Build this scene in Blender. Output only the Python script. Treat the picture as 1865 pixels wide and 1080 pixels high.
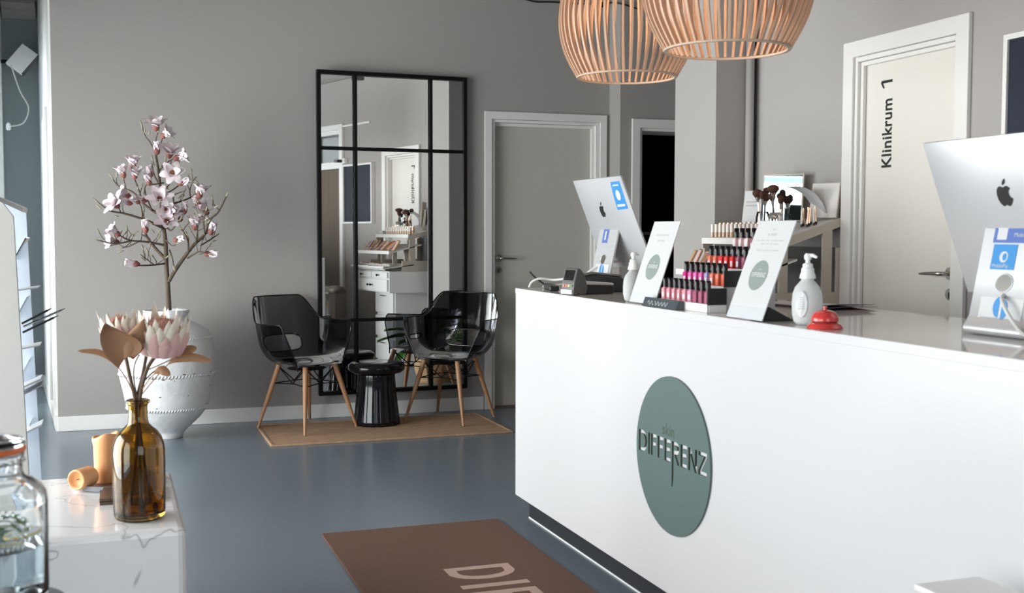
import bpy, bmesh, math, random
from mathutils import Vector, Matrix
random.seed(7)
for o in list(bpy.data.objects): bpy.data.objects.remove(o, do_unlink=True)
S = bpy.context.scene
COL = S.collection
PI = math.pi
R = math.radians

# ------------------------------------------------------------------ camera
cam_d = bpy.data.cameras.new('camera'); cam = bpy.data.objects.new('camera', cam_d); COL.objects.link(cam)
cam_d.sensor_width = 36.0; cam_d.lens = 2087.0/1865.0*36.0
cam_d.clip_start = 0.05; cam_d.clip_end = 100
yaw, pitch, roll = 0.33727, 0.057, 0.00163
fw = Vector((math.sin(yaw), math.cos(yaw), 0)); rt = Vector((math.cos(yaw), -math.sin(yaw), 0)); up = Vector((0, 0, 1))
f2 = fw*math.cos(pitch)-up*math.sin(pitch); u2 = up*math.cos(pitch)+fw*math.sin(pitch)
r3 = rt*math.cos(roll)+u2*math.sin(roll); u3 = -rt*math.sin(roll)+u2*math.cos(roll)
cam.matrix_world = Matrix(((r3.x, u3.x, -f2.x, 0), (r3.y, u3.y, -f2.y, 0), (r3.z, u3.z, -f2.z, 1.28), (0, 0, 0, 1)))
cam_d.dof.use_dof = True; cam_d.dof.focus_distance = 6.3; cam_d.dof.aperture_fstop = 6.3
S.camera = cam

# ------------------------------------------------------------------ world, daylight, exposure
S.view_settings.view_transform = 'Standard'; S.view_settings.look = 'None'
S.view_settings.gamma = 1.0; S.view_settings.use_curve_mapping = False
S.view_settings.exposure = 0.07
w = bpy.data.worlds.new('overcast_sky'); S.world = w; w.use_nodes = True
bg = w.node_tree.nodes['Background']; bg.inputs[0].default_value = (0.80, 0.90, 1.0, 1); bg.inputs[1].default_value = 1.6

def area(name, loc, rot, sx, sy, power, color):
    d = bpy.data.lights.new(name, 'AREA'); d.shape = 'RECTANGLE'; d.size = sx; d.size_y = sy
    d.energy = power; d.color = color
    o = bpy.data.objects.new(name, d); COL.objects.link(o); o.location = loc; o.rotation_euler = rot
    return o
DAY = (1.0, 0.972, 0.955)
# daylight entering through the shop windows: long left facade and the facade behind the camera
area('daylight_left_near', (-2.27, 1.0, 1.18), (0, R(-90), 0), 1.95, 3.2, 95, DAY)
area('daylight_left_mid', (-2.27, 5.3, 1.12), (0, R(-90), 0), 1.95, 4.5, 330, DAY)
area('daylight_alcove', (-1.02, 8.72, 1.28), (0, R(-90), 0), 2.1, .5, 34, DAY)
area('daylight_street', (0.9, -2.25, 1.65), (R(90), 0, 0), 2.6, 2.3, 25, DAY)

# ------------------------------------------------------------------ helpers
class MB:
    def __init__(s): s.v = []; s.f = []; s.m = []
    def add(s, vs, fs, mi=0):
        b = len(s.v); s.v += [tuple(p) for p in vs]
        for f in fs: s.f.append([b+i for i in f]); s.m.append(mi)
        return s
    def box(s, a, b, mi=0):
        x0, y0, z0 = a; x1, y1, z1 = b
        vs = [(x0,y0,z0),(x1,y0,z0),(x1,y1,z0),(x0,y1,z0),(x0,y0,z1),(x1,y0,z1),(x1,y1,z1),(x0,y1,z1)]
        return s.add(vs, [(0,3,2,1),(4,5,6,7),(0,1,5,4),(1,2,6,5),(2,3,7,6),(3,0,4,7)], mi)
    def obox(s, c, sx, sy, sz, M, mi=0):
        n0 = len(s.v); s.box((-sx/2,-sy/2,-sz/2),(sx/2,sy/2,sz/2), mi)
        for i in range(n0, len(s.v)):
            p = M @ Vector(s.v[i]); s.v[i] = (p.x+c[0], p.y+c[1], p.z+c[2])
        return s
    def lathe(s, prof, n=32, c=(0,0,0), mi=0, cap0=True, cap1=True, flute=0, amp=0):
        b = len(s.v)
        for (r, z) in prof:
            for k in range(n):
                a = 2*PI*k/n; rr = r*(1+amp*math.cos(flute*a)) if flute else r
                s.v.append((c[0]+rr*math.cos(a), c[1]+rr*math.sin(a), c[2]+z))
        for i in range(len(prof)-1):
            for k in range(n):
                k2 = (k+1) % n
                s.f.append([b+i*n+k, b+i*n+k2, b+(i+1)*n+k2, b+(i+1)*n+k]); s.m.append(mi)
        if cap0: s.f.append([b+k for k in reversed(range(n))]); s.m.append(mi)
        if cap1: s.f.append([b+(len(prof)-1)*n+k for k in range(n)]); s.m.append(mi)
        return s
    def tube(s, pts, rad, n=8, mi=0, caps=True):
        pts = [Vector(p) for p in pts]; m = len(pts)
        if not isinstance(rad, (list, tuple)): rad = [rad]*m
        b = len(s.v); ref = None
        for i, p in enumerate(pts):
            t = (pts[min(i+1, m-1)]-pts[max(i-1, 0)])
            if t.length < 1e-9: t = Vector((0,0,1))
            t.normalize()
            if ref is None:
                ref = Vector((0,0,1)) if abs(t.z) < .9 else Vector((1,0,0))
            u = t.cross(ref); u.normalize(); v = u.cross(t); ref = v
            for k in range(n):
                a = 2*PI*k/n; q = p+(u*math.cos(a)+v*math.sin(a))*rad[i]
                s.v.append(tuple(q))
        for i in range(m-1):
            for k in range(n):
                k2 = (k+1) % n
                s.f.append([b+i*n+k, b+i*n+k2, b+(i+1)*n+k2, b+(i+1)*n+k]); s.m.append(mi)
        if caps:
            s.f.append([b+k for k in reversed(range(n))]); s.m.append(mi)
            s.f.append([b+(m-1)*n+k for k in range(n)]); s.m.append(mi)
        return s
    def prism(s, poly, mapf, d0, d1, mi=0):
        n = len(poly); vs = [mapf(p[0], p[1], d0) for p in poly]+[mapf(p[0], p[1], d1) for p in poly]
        fs = [tuple(reversed(range(n))), tuple(range(n, 2*n))]
        fs += [(i, (i+1) % n, n+(i+1) % n, n+i) for i in range(n)]
        return s.add(vs, fs, mi)
    def grid(s, fn, nu, nv, mi=0, skip=None):
        b = len(s.v)
        for i in range(nu+1):
            for j in range(nv+1): s.v.append(tuple(fn(i/nu, j/nv)))
        for i in range(nu):
            for j in range(nv):
                if skip and skip((i+.5)/nu, (j+.5)/nv): continue
                s.f.append([b+i*(nv+1)+j, b+(i+1)*(nv+1)+j, b+(i+1)*(nv+1)+j+1, b+i*(nv+1)+j+1]); s.m.append(mi)
        return s
    def mesh(s, name, mats, smooth=False, fix=True):
        me = bpy.data.meshes.new(name); me.from_pydata(s.v, [], s.f); me.update()
        if fix:
            bm = bmesh.new(); bm.from_mesh(me); bmesh.ops.recalc_face_normals(bm, faces=bm.faces); bm.to_mesh(me); bm.free()
        if not isinstance(mats, (list, tuple)): mats = [mats]
        for m in mats: me.materials.append(m)
        for p, mi in zip(me.polygons, s.m): p.material_index = mi; p.use_smooth = bool(smooth)
        if smooth and smooth is not True:
            me.set_sharp_from_angle(angle=R(smooth))
        return me
    def build(s, name, mat, parent=None, smooth=False, loc=None, rot=None, bevel=0, fix=True, solid=0):
        o = bpy.data.objects.new(name, s.mesh(name, mat, smooth, fix)); COL.objects.link(o)
        if parent: o.parent = parent
        if loc: o.location = loc
        if rot: o.rotation_euler = rot
        if solid:
            md = o.modifiers.new('thick', 'SOLIDIFY'); md.thickness = solid; md.offset = 0
        if bevel:
            md = o.modifiers.new('soft', 'BEVEL'); md.width = bevel; md.segments = 3; md.limit_method = 'ANGLE'; md.angle_limit = R(40)
        return o
def copyo(o, parent=None, loc=None, rot=None):
    c = o.copy(); COL.objects.link(c); c.parent = parent
    if loc is not None: c.location = loc
    if rot is not None: c.rotation_euler = rot
    return c
def tag(o, label=None, cat=None, group=None, kind=None):
    if label: o['label'] = label
    if cat: o['category'] = cat
    if group: o['group'] = group
    if kind: o['kind'] = kind
    return o
def thing(name, label, cat, loc=(0,0,0), rz=0, group=None):
    o = bpy.data.objects.new(name, None); COL.objects.link(o); o.empty_display_size = .05
    o.location = loc; o.rotation_euler = (0, 0, rz)
    return tag(o, label, cat, group)
def struct(o): o['kind'] = 'structure'; return o
def sbox(name, a, b, mat, parent=None, bevel=0):
    o = MB().box(a, b).build(name, mat, parent, bevel=bevel)
    if not parent: struct(o)
    return o
def text_mesh(txt, size, extrude=0.0, spacing=1.0, xs=1.0, align='LEFT', shear=0.0, bold=0.0):
    c = bpy.data.curves.new('lettering', 'FONT'); c.body = txt; c.size = size; c.extrude = extrude
    c.space_character = spacing; c.align_x = align; c.shear = shear; c.offset = bold
    o = bpy.data.objects.new('lettering', c); COL.objects.link(o)
    dg = bpy.context.evaluated_depsgraph_get(); me = bpy.data.meshes.new_from_object(o.evaluated_get(dg))
    bpy.data.objects.remove(o); bpy.data.curves.remove(c)
    if xs != 1.0: me.transform(Matrix.Diagonal((xs, 1, 1, 1)))
    return me
def text_obj(name, txt, size, mat, parent, M, **kw):
    me = text_mesh(txt, size, **kw); me.materials.clear(); me.materials.append(mat)
    o = bpy.data.objects.new(name, me); COL.objects.link(o); o.parent = parent; o.matrix_local = M
    return o
def frame(o, x, y, z=None):      # 4x4 from origin and axes (text right, text up)
    x = Vector(x).normalized(); y = Vector(y).normalized(); z = x.cross(y)
    return Matrix(((x.x, y.x, z.x, o[0]), (x.y, y.y, z.y, o[1]), (x.z, y.z, z.z, o[2]), (0,0,0,1)))
def letters_obj(name, polys, M, mat_, parent, ext):
    c = bpy.data.curves.new('letters', 'CURVE'); c.dimensions = '2D'; c.fill_mode = 'BOTH'; c.extrude = ext
    for poly in polys:
        sp = c.splines.new('POLY'); sp.points.add(len(poly)-1)
        for k, p in enumerate(poly): sp.points[k].co = (p[0], p[1], 0, 1)
        sp.use_cyclic_u = True
    o = bpy.data.objects.new('tmp', c); COL.objects.link(o); dg = bpy.context.evaluated_depsgraph_get()
    me = bpy.data.meshes.new_from_object(o.evaluated_get(dg)); bpy.data.objects.remove(o); me.materials.clear(); me.materials.append(mat_)
    ob = bpy.data.objects.new(name, me); COL.objects.link(ob); ob.parent = parent; ob.matrix_local = M; return ob
def spline(pts, n=6):
    P = [Vector(p) for p in pts]; out = []
    for i in range(len(P)-1):
        p0 = P[max(i-1,0)]; p1 = P[i]; p2 = P[i+1]; p3 = P[min(i+2, len(P)-1)]
        for k in range(n):
            t = k/n
            out.append(.5*((2*p1)+(p2-p0)*t+(2*p0-5*p1+4*p2-p3)*t*t+(3*p1-p0-3*p2+p3)*t**3))
    out.append(P[-1]); return out

# ------------------------------------------------------------------ materials
def mat(name, col, rough=.5, metal=0, spec=.5, noise=0, nscale=8, bump=0, bscale=60, coat=0, trans=0, ior=1.45, stretch=None, sss=0, emit=None, estr=0, alpha=1):
    m = bpy.data.materials.new(name); m.use_nodes = True; nt = m.node_tree; b = nt.nodes['Principled BSDF']
    c = (*col, 1) if len(col) == 3 else col
    b.inputs['Base Color'].default_value = c; b.inputs['Roughness'].default_value = rough; b.inputs['Metallic'].default_value = metal
    b.inputs['Specular IOR Level'].default_value = spec; b.inputs['Coat Weight'].default_value = coat; b.inputs['Coat Roughness'].default_value = .04
    b.inputs['Transmission Weight'].default_value = trans; b.inputs['IOR'].default_value = ior
    if sss: b.inputs['Subsurface Weight'].default_value = sss; b.inputs['Subsurface Radius'].default_value = (.02,.01,.006)
    if emit: b.inputs['Emission Color'].default_value = (*emit, 1); b.inputs['Emission Strength'].default_value = estr
    tc = nt.nodes.new('ShaderNodeTexCoord'); mp = nt.nodes.new('ShaderNodeMapping'); nt.links.new(tc.outputs['Object'], mp.inputs[0])
    if stretch: mp.inputs['Scale'].default_value = stretch
    if noise:
        n = nt.nodes.new('ShaderNodeTexNoise'); n.inputs['Scale'].default_value = nscale; n.inputs['Detail'].default_value = 5
        nt.links.new(mp.outputs[0], n.inputs[0])
        r = nt.nodes.new('ShaderNodeMix'); r.data_type = 'RGBA'
        r.inputs[6].default_value = tuple(max(0, x*(1-noise)) for x in c[:3])+(1,); r.inputs[7].default_value = tuple(min(1, x*(1+noise)) for x in c[:3])+(1,)
        nt.links.new(n.outputs[0], r.inputs[0]); nt.links.new(r.outputs[2], b.inputs['Base Color'])
    if bump:
        n2 = nt.nodes.new('ShaderNodeTexNoise'); n2.inputs['Scale'].default_value = bscale; n2.inputs['Detail'].default_value = 6
        nt.links.new(mp.outputs[0], n2.inputs[0])
        bp = nt.nodes.new('ShaderNodeBump'); bp.inputs['Strength'].default_value = bump; bp.inputs['Distance'].default_value = .01
        nt.links.new(n2.outputs[0], bp.inputs['Height']); nt.links.new(bp.outputs[0], b.inputs['Normal'])
    return m
def smoked(name, tint, rough=.03, ior=1.5):     # thin clear sheet: tinted see-through plus mirror-like sheen
    m = bpy.data.materials.new(name); m.use_nodes = True; nt = m.node_tree
    for n in list(nt.nodes): nt.nodes.remove(n)
    out = nt.nodes.new('ShaderNodeOutputMaterial'); mx = nt.nodes.new('ShaderNodeMixShader')
    t = nt.nodes.new('ShaderNodeBsdfTransparent'); t.inputs[0].default_value = (*tint, 1)
    g = nt.nodes.new('ShaderNodeBsdfGlossy'); g.inputs['Roughness'].default_value = rough; g.inputs[0].default_value = (1,1,1,1)
    fr = nt.nodes.new('ShaderNodeFresnel'); fr.inputs[0].default_value = ior
    nt.links.new(fr.outputs[0], mx.inputs[0]); nt.links.new(t.outputs[0], mx.inputs[1]); nt.links.new(g.outputs[0], mx.inputs[2])
    nt.links.new(mx.outputs[0], out.inputs[0]); return m

M_wall = mat('grey_wall_paint', (.345,.325,.31), .75, bump=.02, bscale=180)
M_wallR = mat('pale_grey_wall_paint', (.365,.345,.335), .75, bump=.02, bscale=180)
M_alc = mat('blue_grey_wall_paint', (.21,.235,.245), .75)
M_white = mat('white_gloss_paint', (.80,.80,.79), .35, noise=.02)
M_base = mat('baseboard_white', (.80,.79,.78), .4, noise=.02)
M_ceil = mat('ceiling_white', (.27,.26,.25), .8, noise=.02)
M_door = mat('cream_door_paint', (.70,.67,.62), .38, noise=.02, nscale=2)
M_doorgrey = mat('greige_door_paint', (.50,.475,.435), .42, noise=.02, nscale=2)
M_casing = mat('casing_white', (.74,.72,.70), .38, noise=.015)
M_black = mat('black_metal', (.004,.004,.0045), .45, spec=.2)
M_blackgl = mat('black_glaze', (.005,.005,.007), .08, spec=.4)
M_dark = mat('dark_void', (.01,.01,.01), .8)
M_brownleaf = mat('brown_door_veneer', (.14,.105,.075), .6, spec=.2, noise=.25, nscale=3, stretch=(8,8,.6))
M_mirror = mat('mirror_silvering', (.86,.87,.86), .0, metal=1)
M_tint = mat('mirror_reflection_tint', (.60,.74,.76), .02, metal=1)  # cyan cast of the window reflection put into the mirror's colour
M_counter = mat('white_laminate', (.60,.59,.60), .22, spec=.5, noise=.008, nscale=1.5)
M_top = mat('white_polished_top', (.74,.71,.69), .06, spec=.6, noise=.01)
M_plinth = mat('black_plinth', (.018,.019,.023), .4)
M_disc = mat('sage_green_acrylic', (.090,.135,.128), .42)
M_discdark = mat('dark_green_engraving', (.045,.07,.04), .5)
M_alu = mat('brushed_aluminium', (.60,.60,.615), .38, metal=.5)
M_steel = mat('steel', (.5,.48,.45), .22, metal=1)
M_chrome = mat('chrome', (.75,.74,.72), .07, metal=1)
M_oak = mat('oak_leg', (.36,.185,.095), .45, noise=.22, nscale=14, stretch=(6,6,.5))
M_birch = mat('birch_slat', (.58,.36,.24), .48, noise=.18, nscale=20, stretch=(3,3,.5))
M_ply = mat('birch_ring', (.55,.42,.32), .5, noise=.15, nscale=30)
M_smoke = smoked('smoked_polycarbonate', (.17,.17,.19), .05, 1.22)
M_clear = smoked('clear_acrylic', (.96,.97,.98), .02, 1.3)
M_winglass = smoked('window_glass', (.93,.96,.96), 0.0, 1.3)
M_rackpanel = mat('cream_rack_panel', (.50,.49,.465), .5)
M_frost = mat('frosted_blue_plastic', (.50,.56,.66), .25)
M_paper = mat('white_card', (.58,.58,.59), .45, noise=.01)
M_greytxt = mat('grey_print', (.38,.38,.39), .6)
M_softgrey = mat('soft_grey_print', (.46,.46,.475), .6)
M_greydisc = mat('grey_green_print', (.24,.28,.27), .5)
M_ink = mat('black_vinyl', (.012,.012,.012), .45)
M_screen = mat('screen_black', (.01,.01,.012), .12)
M_blue = mat('sticker_blue', (.035,.24,.56), .4)
M_indigo = mat('sticker_indigo', (.09,.15,.42), .4)
M_red = mat('red_enamel', (.62,.045,.04), .2, coat=.5, noise=.12, nscale=90)
M_plastic = mat('milky_plastic', (.74,.75,.75), .3, trans=.35, ior=1.2, sss=.2)
M_wplastic = mat('white_plastic', (.84,.84,.83), .3)
M_cable = mat('cable_white', (.62,.60,.57), .45)
M_blkplastic = mat('black_plastic', (.02,.02,.022), .35)
M_greyplastic = mat('grey_plastic', (.10,.098,.095), .4)
M_greige = mat('greige_lacquer', (.52,.46,.39), .38, noise=.02)
M_gold = mat('rose_gold', (.80,.53,.38), .2, metal=.9)
M_lipwhite = mat('pearl_cap', (.86,.80,.75), .22, spec=.6)
M_skin = mat('beige_liquid', (.60,.41,.28), .25, coat=.4)
M_lipred = mat('red_gloss', (.55,.02,.03), .18, coat=.5)
M_brush = mat('brown_bristle', (.075,.03,.018), .8, noise=.5, nscale=80, stretch=(4,4,.5))
M_brown = mat('brown_card', (.16,.10,.07), .5, noise=.15)
M_bronze = mat('bronze_powder', (.45,.25,.13), .4, noise=.2, nscale=30)
M_terracotta = mat('peach_wax', (.86,.44,.20), .45, sss=.35, noise=.06)
M_trayg = mat('grey_tray', (.30,.32,.34), .5)
M_trayin = mat('brown_tray_inside', (.10,.075,.06), .5)
M_book = mat('dark_brown_booklet', (.085,.055,.045), .35, noise=.1)
M_trunk = mat('grey_bark', (.115,.085,.06), .85, noise=.45, nscale=25, bump=.6, bscale=50, stretch=(1,1,.3))
M_petal = mat('blush_petal', (.86,.76,.79), .55, noise=.08, nscale=30, sss=.15)
M_calyx = mat('rose_calyx', (.26,.09,.075), .6, noise=.2, nscale=40)
M_bud = mat('olive_bud', (.34,.31,.22), .7, noise=.25, nscale=40)
M_protea = mat('cream_pink_bract', (.70,.43,.40), .6, noise=.18, nscale=18)
M_proteaA = mat('cream_bract_tip', (.86,.76,.64), .6, noise=.1, nscale=25)
M_proteaC = mat('russet_core', (.52,.27,.20), .8, noise=.3, nscale=60)
M_dryleaf = mat('dry_tan_leaf', (.36,.19,.10), .55, noise=.3, nscale=14)
M_stem = mat('dry_stem', (.13,.085,.055), .75, noise=.3, nscale=40)
M_orange = mat('orange_rubber', (.80,.17,.04), .45)
M_lemon = mat('lemon_flesh', (.83,.70,.28), .4, noise=.1)
M_mint = mat('mint_leaf', (.10,.22,.06), .5, noise=.3, nscale=30)
M_leaf = mat('green_leaf', (.055,.15,.03), .4, noise=.4, nscale=12)
M_wicker = mat('wicker', (.42,.26,.13), .7, noise=.35, nscale=60, bump=.6, bscale=90)
M_poster = mat('navy_poster', (.022,.026,.042), .6, spec=.2, noise=.5, nscale=3)
M_bulb = mat('warm_bulb', (1,.8,.55), .5, emit=(1,.62,.30), estr=9)
M_purple = mat('purple_paper_edge', (.16,.12,.17), .6)

def glassmat(name, col, rough=0.0, ior=1.48):
    m = bpy.data.materials.new(name); m.use_nodes = True; b = m.node_tree.nodes['Principled BSDF']
    b.inputs['Base Color'].default_value = (*col, 1); b.inputs['Roughness'].default_value = rough
    b.inputs['Transmission Weight'].default_value = 1; b.inputs['IOR'].default_value = ior
    nt = m.node_tree; out = [n for n in nt.nodes if n.type == 'OUTPUT_MATERIAL'][0]
    return m
M_amber = glassmat('amber_glass', (.52,.33,.06), .0, 1.5)
M_glass = glassmat('clear_jar_glass', (.95,.98,.99), .0, 1.45)
M_water = glassmat('water', (.86,.95,.98), .0, 1.33)

def floor_mat():
    m = mat('blue_grey_vinyl', (.150,.180,.212), .24, spec=.5)
    return m
M_floor = floor_mat()
def marble_mat():
    m = mat('white_marble', (.80,.78,.79), .12, spec=.5)
    nt = m.node_tree; b = nt.nodes['Principled BSDF']; tc = nt.nodes.new('ShaderNodeTexCoord')
    n = nt.nodes.new('ShaderNodeTexNoise'); n.inputs['Scale'].default_value = 3.1; n.inputs['Detail'].default_value = 4; n.inputs['Distortion'].default_value = .5
    nt.links.new(tc.outputs['Object'], n.inputs[0])
    s = nt.nodes.new('ShaderNodeMath'); s.operation = 'SUBTRACT'; s.inputs[1].default_value = .5; nt.links.new(n.outputs[0], s.inputs[0])
    a = nt.nodes.new('ShaderNodeMath'); a.operation = 'ABSOLUTE'; nt.links.new(s.outputs[0], a.inputs[0])
    r = nt.nodes.new('ShaderNodeValToRGB'); r.color_ramp.elements[0].position = 0; r.color_ramp.elements[0].color = (.46,.43,.43,1)
    r.color_ramp.elements[1].position = .010; r.color_ramp.elements[1].color = (.80,.78,.79,1)
    nt.links.new(a.outputs[0], r.inputs[0]); nt.links.new(r.outputs[0], b.inputs['Base Color']); return m
M_marble = marble_mat()
def jute_mat():
    m = mat('jute_braid', (.43,.27,.165), .9, noise=.5, nscale=40, stretch=(.5,2.5,1), bump=.5, bscale=120)
    nt = m.node_tree; b = nt.nodes['Principled BSDF']; tc = nt.nodes.new('ShaderNodeTexCoord'); wv = nt.nodes.new('ShaderNodeTexWave')
    wv.bands_direction = 'Y'; wv.inputs['Scale'].default_value = 16; wv.inputs['Distortion'].default_value = 1.2; wv.inputs['Detail'].default_value = 3
    nt.links.new(tc.outputs['Object'], wv.inputs[0])
    bp = nt.nodes.new('ShaderNodeBump'); bp.inputs['Strength'].default_value = .9; bp.inputs['Distance'].default_value = .006
    nt.links.new(wv.outputs[0], bp.inputs['Height']); nt.links.new(bp.outputs[0], b.inputs['Normal']); return m
M_jute = jute_mat()
M_mat = mat('brown_carpet', (.155,.078,.055), .95, noise=.3, nscale=160, bump=.7, bscale=260, stretch=(1,3,1))
M_mattext = mat('beige_carpet_print', (.47,.32,.265), .95, noise=.12, nscale=160, bump=.5, bscale=260)
M_pot = mat('chalky_white_clay', (.74,.74,.745), .8, noise=.06, nscale=7, bump=.35, bscale=22)

# ------------------------------------------------------------------ room shell
H_C = 3.10; XL, XR, YB = -0.79, 3.20, 7.79
sbox('floor', (-2.6,-2.6,-.1), (5.4,11.2,0), M_floor)
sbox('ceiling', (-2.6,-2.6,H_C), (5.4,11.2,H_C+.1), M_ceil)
# back wall with door opening 1
D1a, D1b, D1h = 2.575, 3.41, 2.075
MB().box((-.33,YB,0),(D1a,YB+.14,H_C)).box((D1a,YB,D1h),(D1b,YB+.14,H_C)).box((D1b,YB,0),(3.49,YB+.14,H_C)).build('wall_back', M_wall)
struct(bpy.data.objects['wall_back'])
# wall beyond the corner with a dark doorway (door 2)
Y2 = 7.60; D2a, D2b, D2h = 3.645, 4.45, 2.03
struct(MB().box((3.49,Y2,0),(D2a,YB+.14,H_C)).box((D2a,Y2,D2h),(D2b,YB+.14,H_C)).box((D2b,Y2,0),(5.3,YB+.14,H_C)).build('wall_corridor', M_wall))
# unlit room behind the doorway
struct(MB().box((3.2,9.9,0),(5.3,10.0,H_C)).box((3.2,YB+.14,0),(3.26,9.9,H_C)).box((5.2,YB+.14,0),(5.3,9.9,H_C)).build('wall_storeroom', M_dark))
# return wall into the alcove (slightly splayed) and far alcove wall
mp = lambda x, y, z: (x, y, z)
struct(MB().prism([(-.33,YB+.01),(-.52,10.08),(-.30,10.08),(-.19,YB+.14),(-.19,YB+.01)], mp, 0, H_C).build('wall_return', M_white))
sbox('wall_alcove', (-1.1,10.08,0), (-.2,10.2,H_C), M_alc)
# right wall with doors 3 (treatment room) and 4 (transom door)
K0, K1, Kh = 3.755, 4.425, 2.065
T0, T1, Th = 1.95, 2.74, 2.42
struct(MB().box((XR,-2.4,0),(XR+.15,T0,H_C)).box((XR,T0,Th),(XR+.15,T1,H_C)).box((XR,T1,0),(XR+.15,K0,H_C)).box((XR,K0,Kh),(XR+.15,K1,H_C)).box((XR,K1,0),(XR+.15,5.75,H_C)).build('wall_right', M_wallR))
struct(MB().box((2.972,5.29,0),(XR,5.745,H_C)).build('wall_pier', M_wallR))
struct(MB().box((XR+.15,5.6,0),(5.3,5.75,H_C)).box((5.2,5.75,0),(5.3,7.6,H_C)).build('wall_passage', M_wall))
# left facade with window openings, and street facade behind the camera
def facade(name, xb, y0, y1, ops, n0, TH=2.2):
    wl = MB(); xa = xb-.16; prev = y0
    for (a, b) in ops:
        wl.box((xa,prev,0),(xb,a,H_C)); wl.box((xa,a,0),(xb,b,.10)); wl.box((xa,a,TH),(xb,b,H_C)); prev = b
    wl.box((xa,prev,0),(xb,y1,H_C)); struct(wl.build(name, M_white))
    for i, (a, b) in enumerate(ops):
        f = MB(); xf0, xf1 = xa+.02, xa+.10
        f.box((xf0,a,.10),(xf1,a+.06,TH)).box((xf0,b-.06,.10),(xf1,b,TH)).box((xf0,a+.06,.10),(xf1,b-.06,.16)).box((xf0,a+.06,TH-.06),(xf1,b-.06,TH))
        wo = struct(f.build('window_%d' % (n0+i), M_white))
        MB().box((xa+.055,a+.06,.16),(xa+.065,b-.06,TH-.06)).build('window_pane', M_winglass, wo)
facade('wall_left', -2.0, -2.4, 7.9, [(-.6,2.6),(3.05,7.55)], 1)
facade('wall_alcove_left', XL, 8.06, 10.1, [(8.45,10.0)], 3, 2.6)
sbox('wall_step', (-2.16,7.9,0), (XL,8.06,H_C), M_wall)
struct(MB().box((-2.16,-2.4,0),(-.4,-2.15,H_C)).box((2.2,-2.4,0),(3.4,-2.15,H_C)).box((-.4,-2.4,0),(2.2,-2.15,.4)).box((-.4,-2.4,2.85),(2.2,-2.15,H_C)).build('wall_front', M_wallR))
f = MB().box((-.4,-2.3,.4),(-.33,-2.2,2.85)).box((2.13,-2.3,.4),(2.2,-2.2,2.85)).box((-.33,-2.3,.4),(2.13,-2.2,.47)).box((-.33,-2.3,2.78),(2.13,-2.2,2.85)).box((.88,-2.3,.47),(.94,-2.2,2.78))
wo = struct(f.build('window_4', M_white)); 
MB().box((-.33,-2.255,.47),(.88,-2.245,2.78)).build('window_pane', M_winglass, wo); MB().box((.94,-2.255,.47),(2.13,-2.245,2.78)).build('window_pane', M_winglass, wo)
# cornice, picture rail and baseboards
def cornice(name, p0, p1, n):
    poly = [(0,0),(.12,0),(.12,-.02),(.07,-.06),(.05,-.10),(.02,-.13),(0,-.13)]
    p0 = Vector(p0); p1 = Vector(p1); n = Vector(n); L = p1-p0
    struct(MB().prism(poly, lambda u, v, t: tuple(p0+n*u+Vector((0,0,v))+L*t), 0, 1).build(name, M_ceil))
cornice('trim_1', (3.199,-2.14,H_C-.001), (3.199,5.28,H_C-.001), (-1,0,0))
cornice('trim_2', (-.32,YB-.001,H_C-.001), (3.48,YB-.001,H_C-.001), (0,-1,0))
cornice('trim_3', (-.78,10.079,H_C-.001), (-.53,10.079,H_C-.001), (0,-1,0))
sbox('trim_4', (3.186,-2.1,2.44), (3.199,3.4,2.46), M_base)
sbox('baseboard_back', (-.335,YB-.014,0), (2.515,YB-.001,.095), M_base, bevel=.004)
sbox('baseboard_alcove', (-.788,10.06,0), (-.53,10.079,.10), M_base, bevel=.004)
rw = Vector((-.19,2.29,0)).normalized(); nn = Vector((-rw.y, rw.x, 0))
def onret(t, d, z): p = Vector((-.33,YB+.01,0))+rw*t+nn*d; return (p.x, p.y, z)
def retbox(name, t0, t1, d0, d1, z0, z1, m):
    vs = [onret(t0,d0,z0),onret(t1,d0,z0),onret(t1,d1,z0),onret(t0,d1,z0),onret(t0,d0,z1),onret(t1,d0,z1),onret(t1,d1,z1),onret(t0,d1,z1)]
    o = MB().add(vs, [(0,3,2,1),(4,5,6,7),(0,1,5,4),(1,2,6,5),(2,3,7,6),(3,0,4,7)]).build(name, m); return struct(o)
retbox('baseboard_return', 0, 2.26, .001, .015, 0, .10, M_base)
retbox('trim_5', .75, .85, .001, .018, .10, 2.13, M_white)
retbox('trim_6', .85, 1.75, .001, .010, .10, 2.10, M_white)
sbox('baseboard_right', (3.186,4.50,0), (3.199,5.28,.095), M_base)

# doors -------------------------------------------------------------------
def handle(parent, M, flip=1):
    """lever handle with rosette and keyhole plate; local x along the door, z up, -y out of the leaf"""
    hx = MB(); hx.lathe([(.0,0),(.026,0),(.026,.008),(.0,.008)], 20)
    ro = hx.build('rosette', M_steel, parent, smooth=40); ro.matrix_local = M @ Matrix.Rotation(R(90), 4, 'X')
    lv = MB().tube(spline([(0,-.005,0),(0,-.04,0),(.012*flip,-.052,0),(.04*flip,-.054,0),(.13*flip,-.050,-.004)], 4), [.0095]*9+[.0095,.009,.0085,.008,.0075,.007,.006,.004][:8], 10)
    lo = lv.build('door_handle', M_steel, parent, smooth=True); lo.matrix_local = M
    kp = MB().lathe([(.0,0),(.024,0),(.024,.006),(.0,.006)], 20); ko = kp.build('keyhole_plate', M_steel, parent, smooth=40)
    ko.matrix_local = M @ Matrix.Translation((0,0,-.085)) @ Matrix.Rotation(R(90), 4, 'X')
    kh = MB().box((-.004,-.008,-.102),(.004,-.0062,-.076)).build('keyhole', M_ink, parent); kh.matrix_local = M

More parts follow.
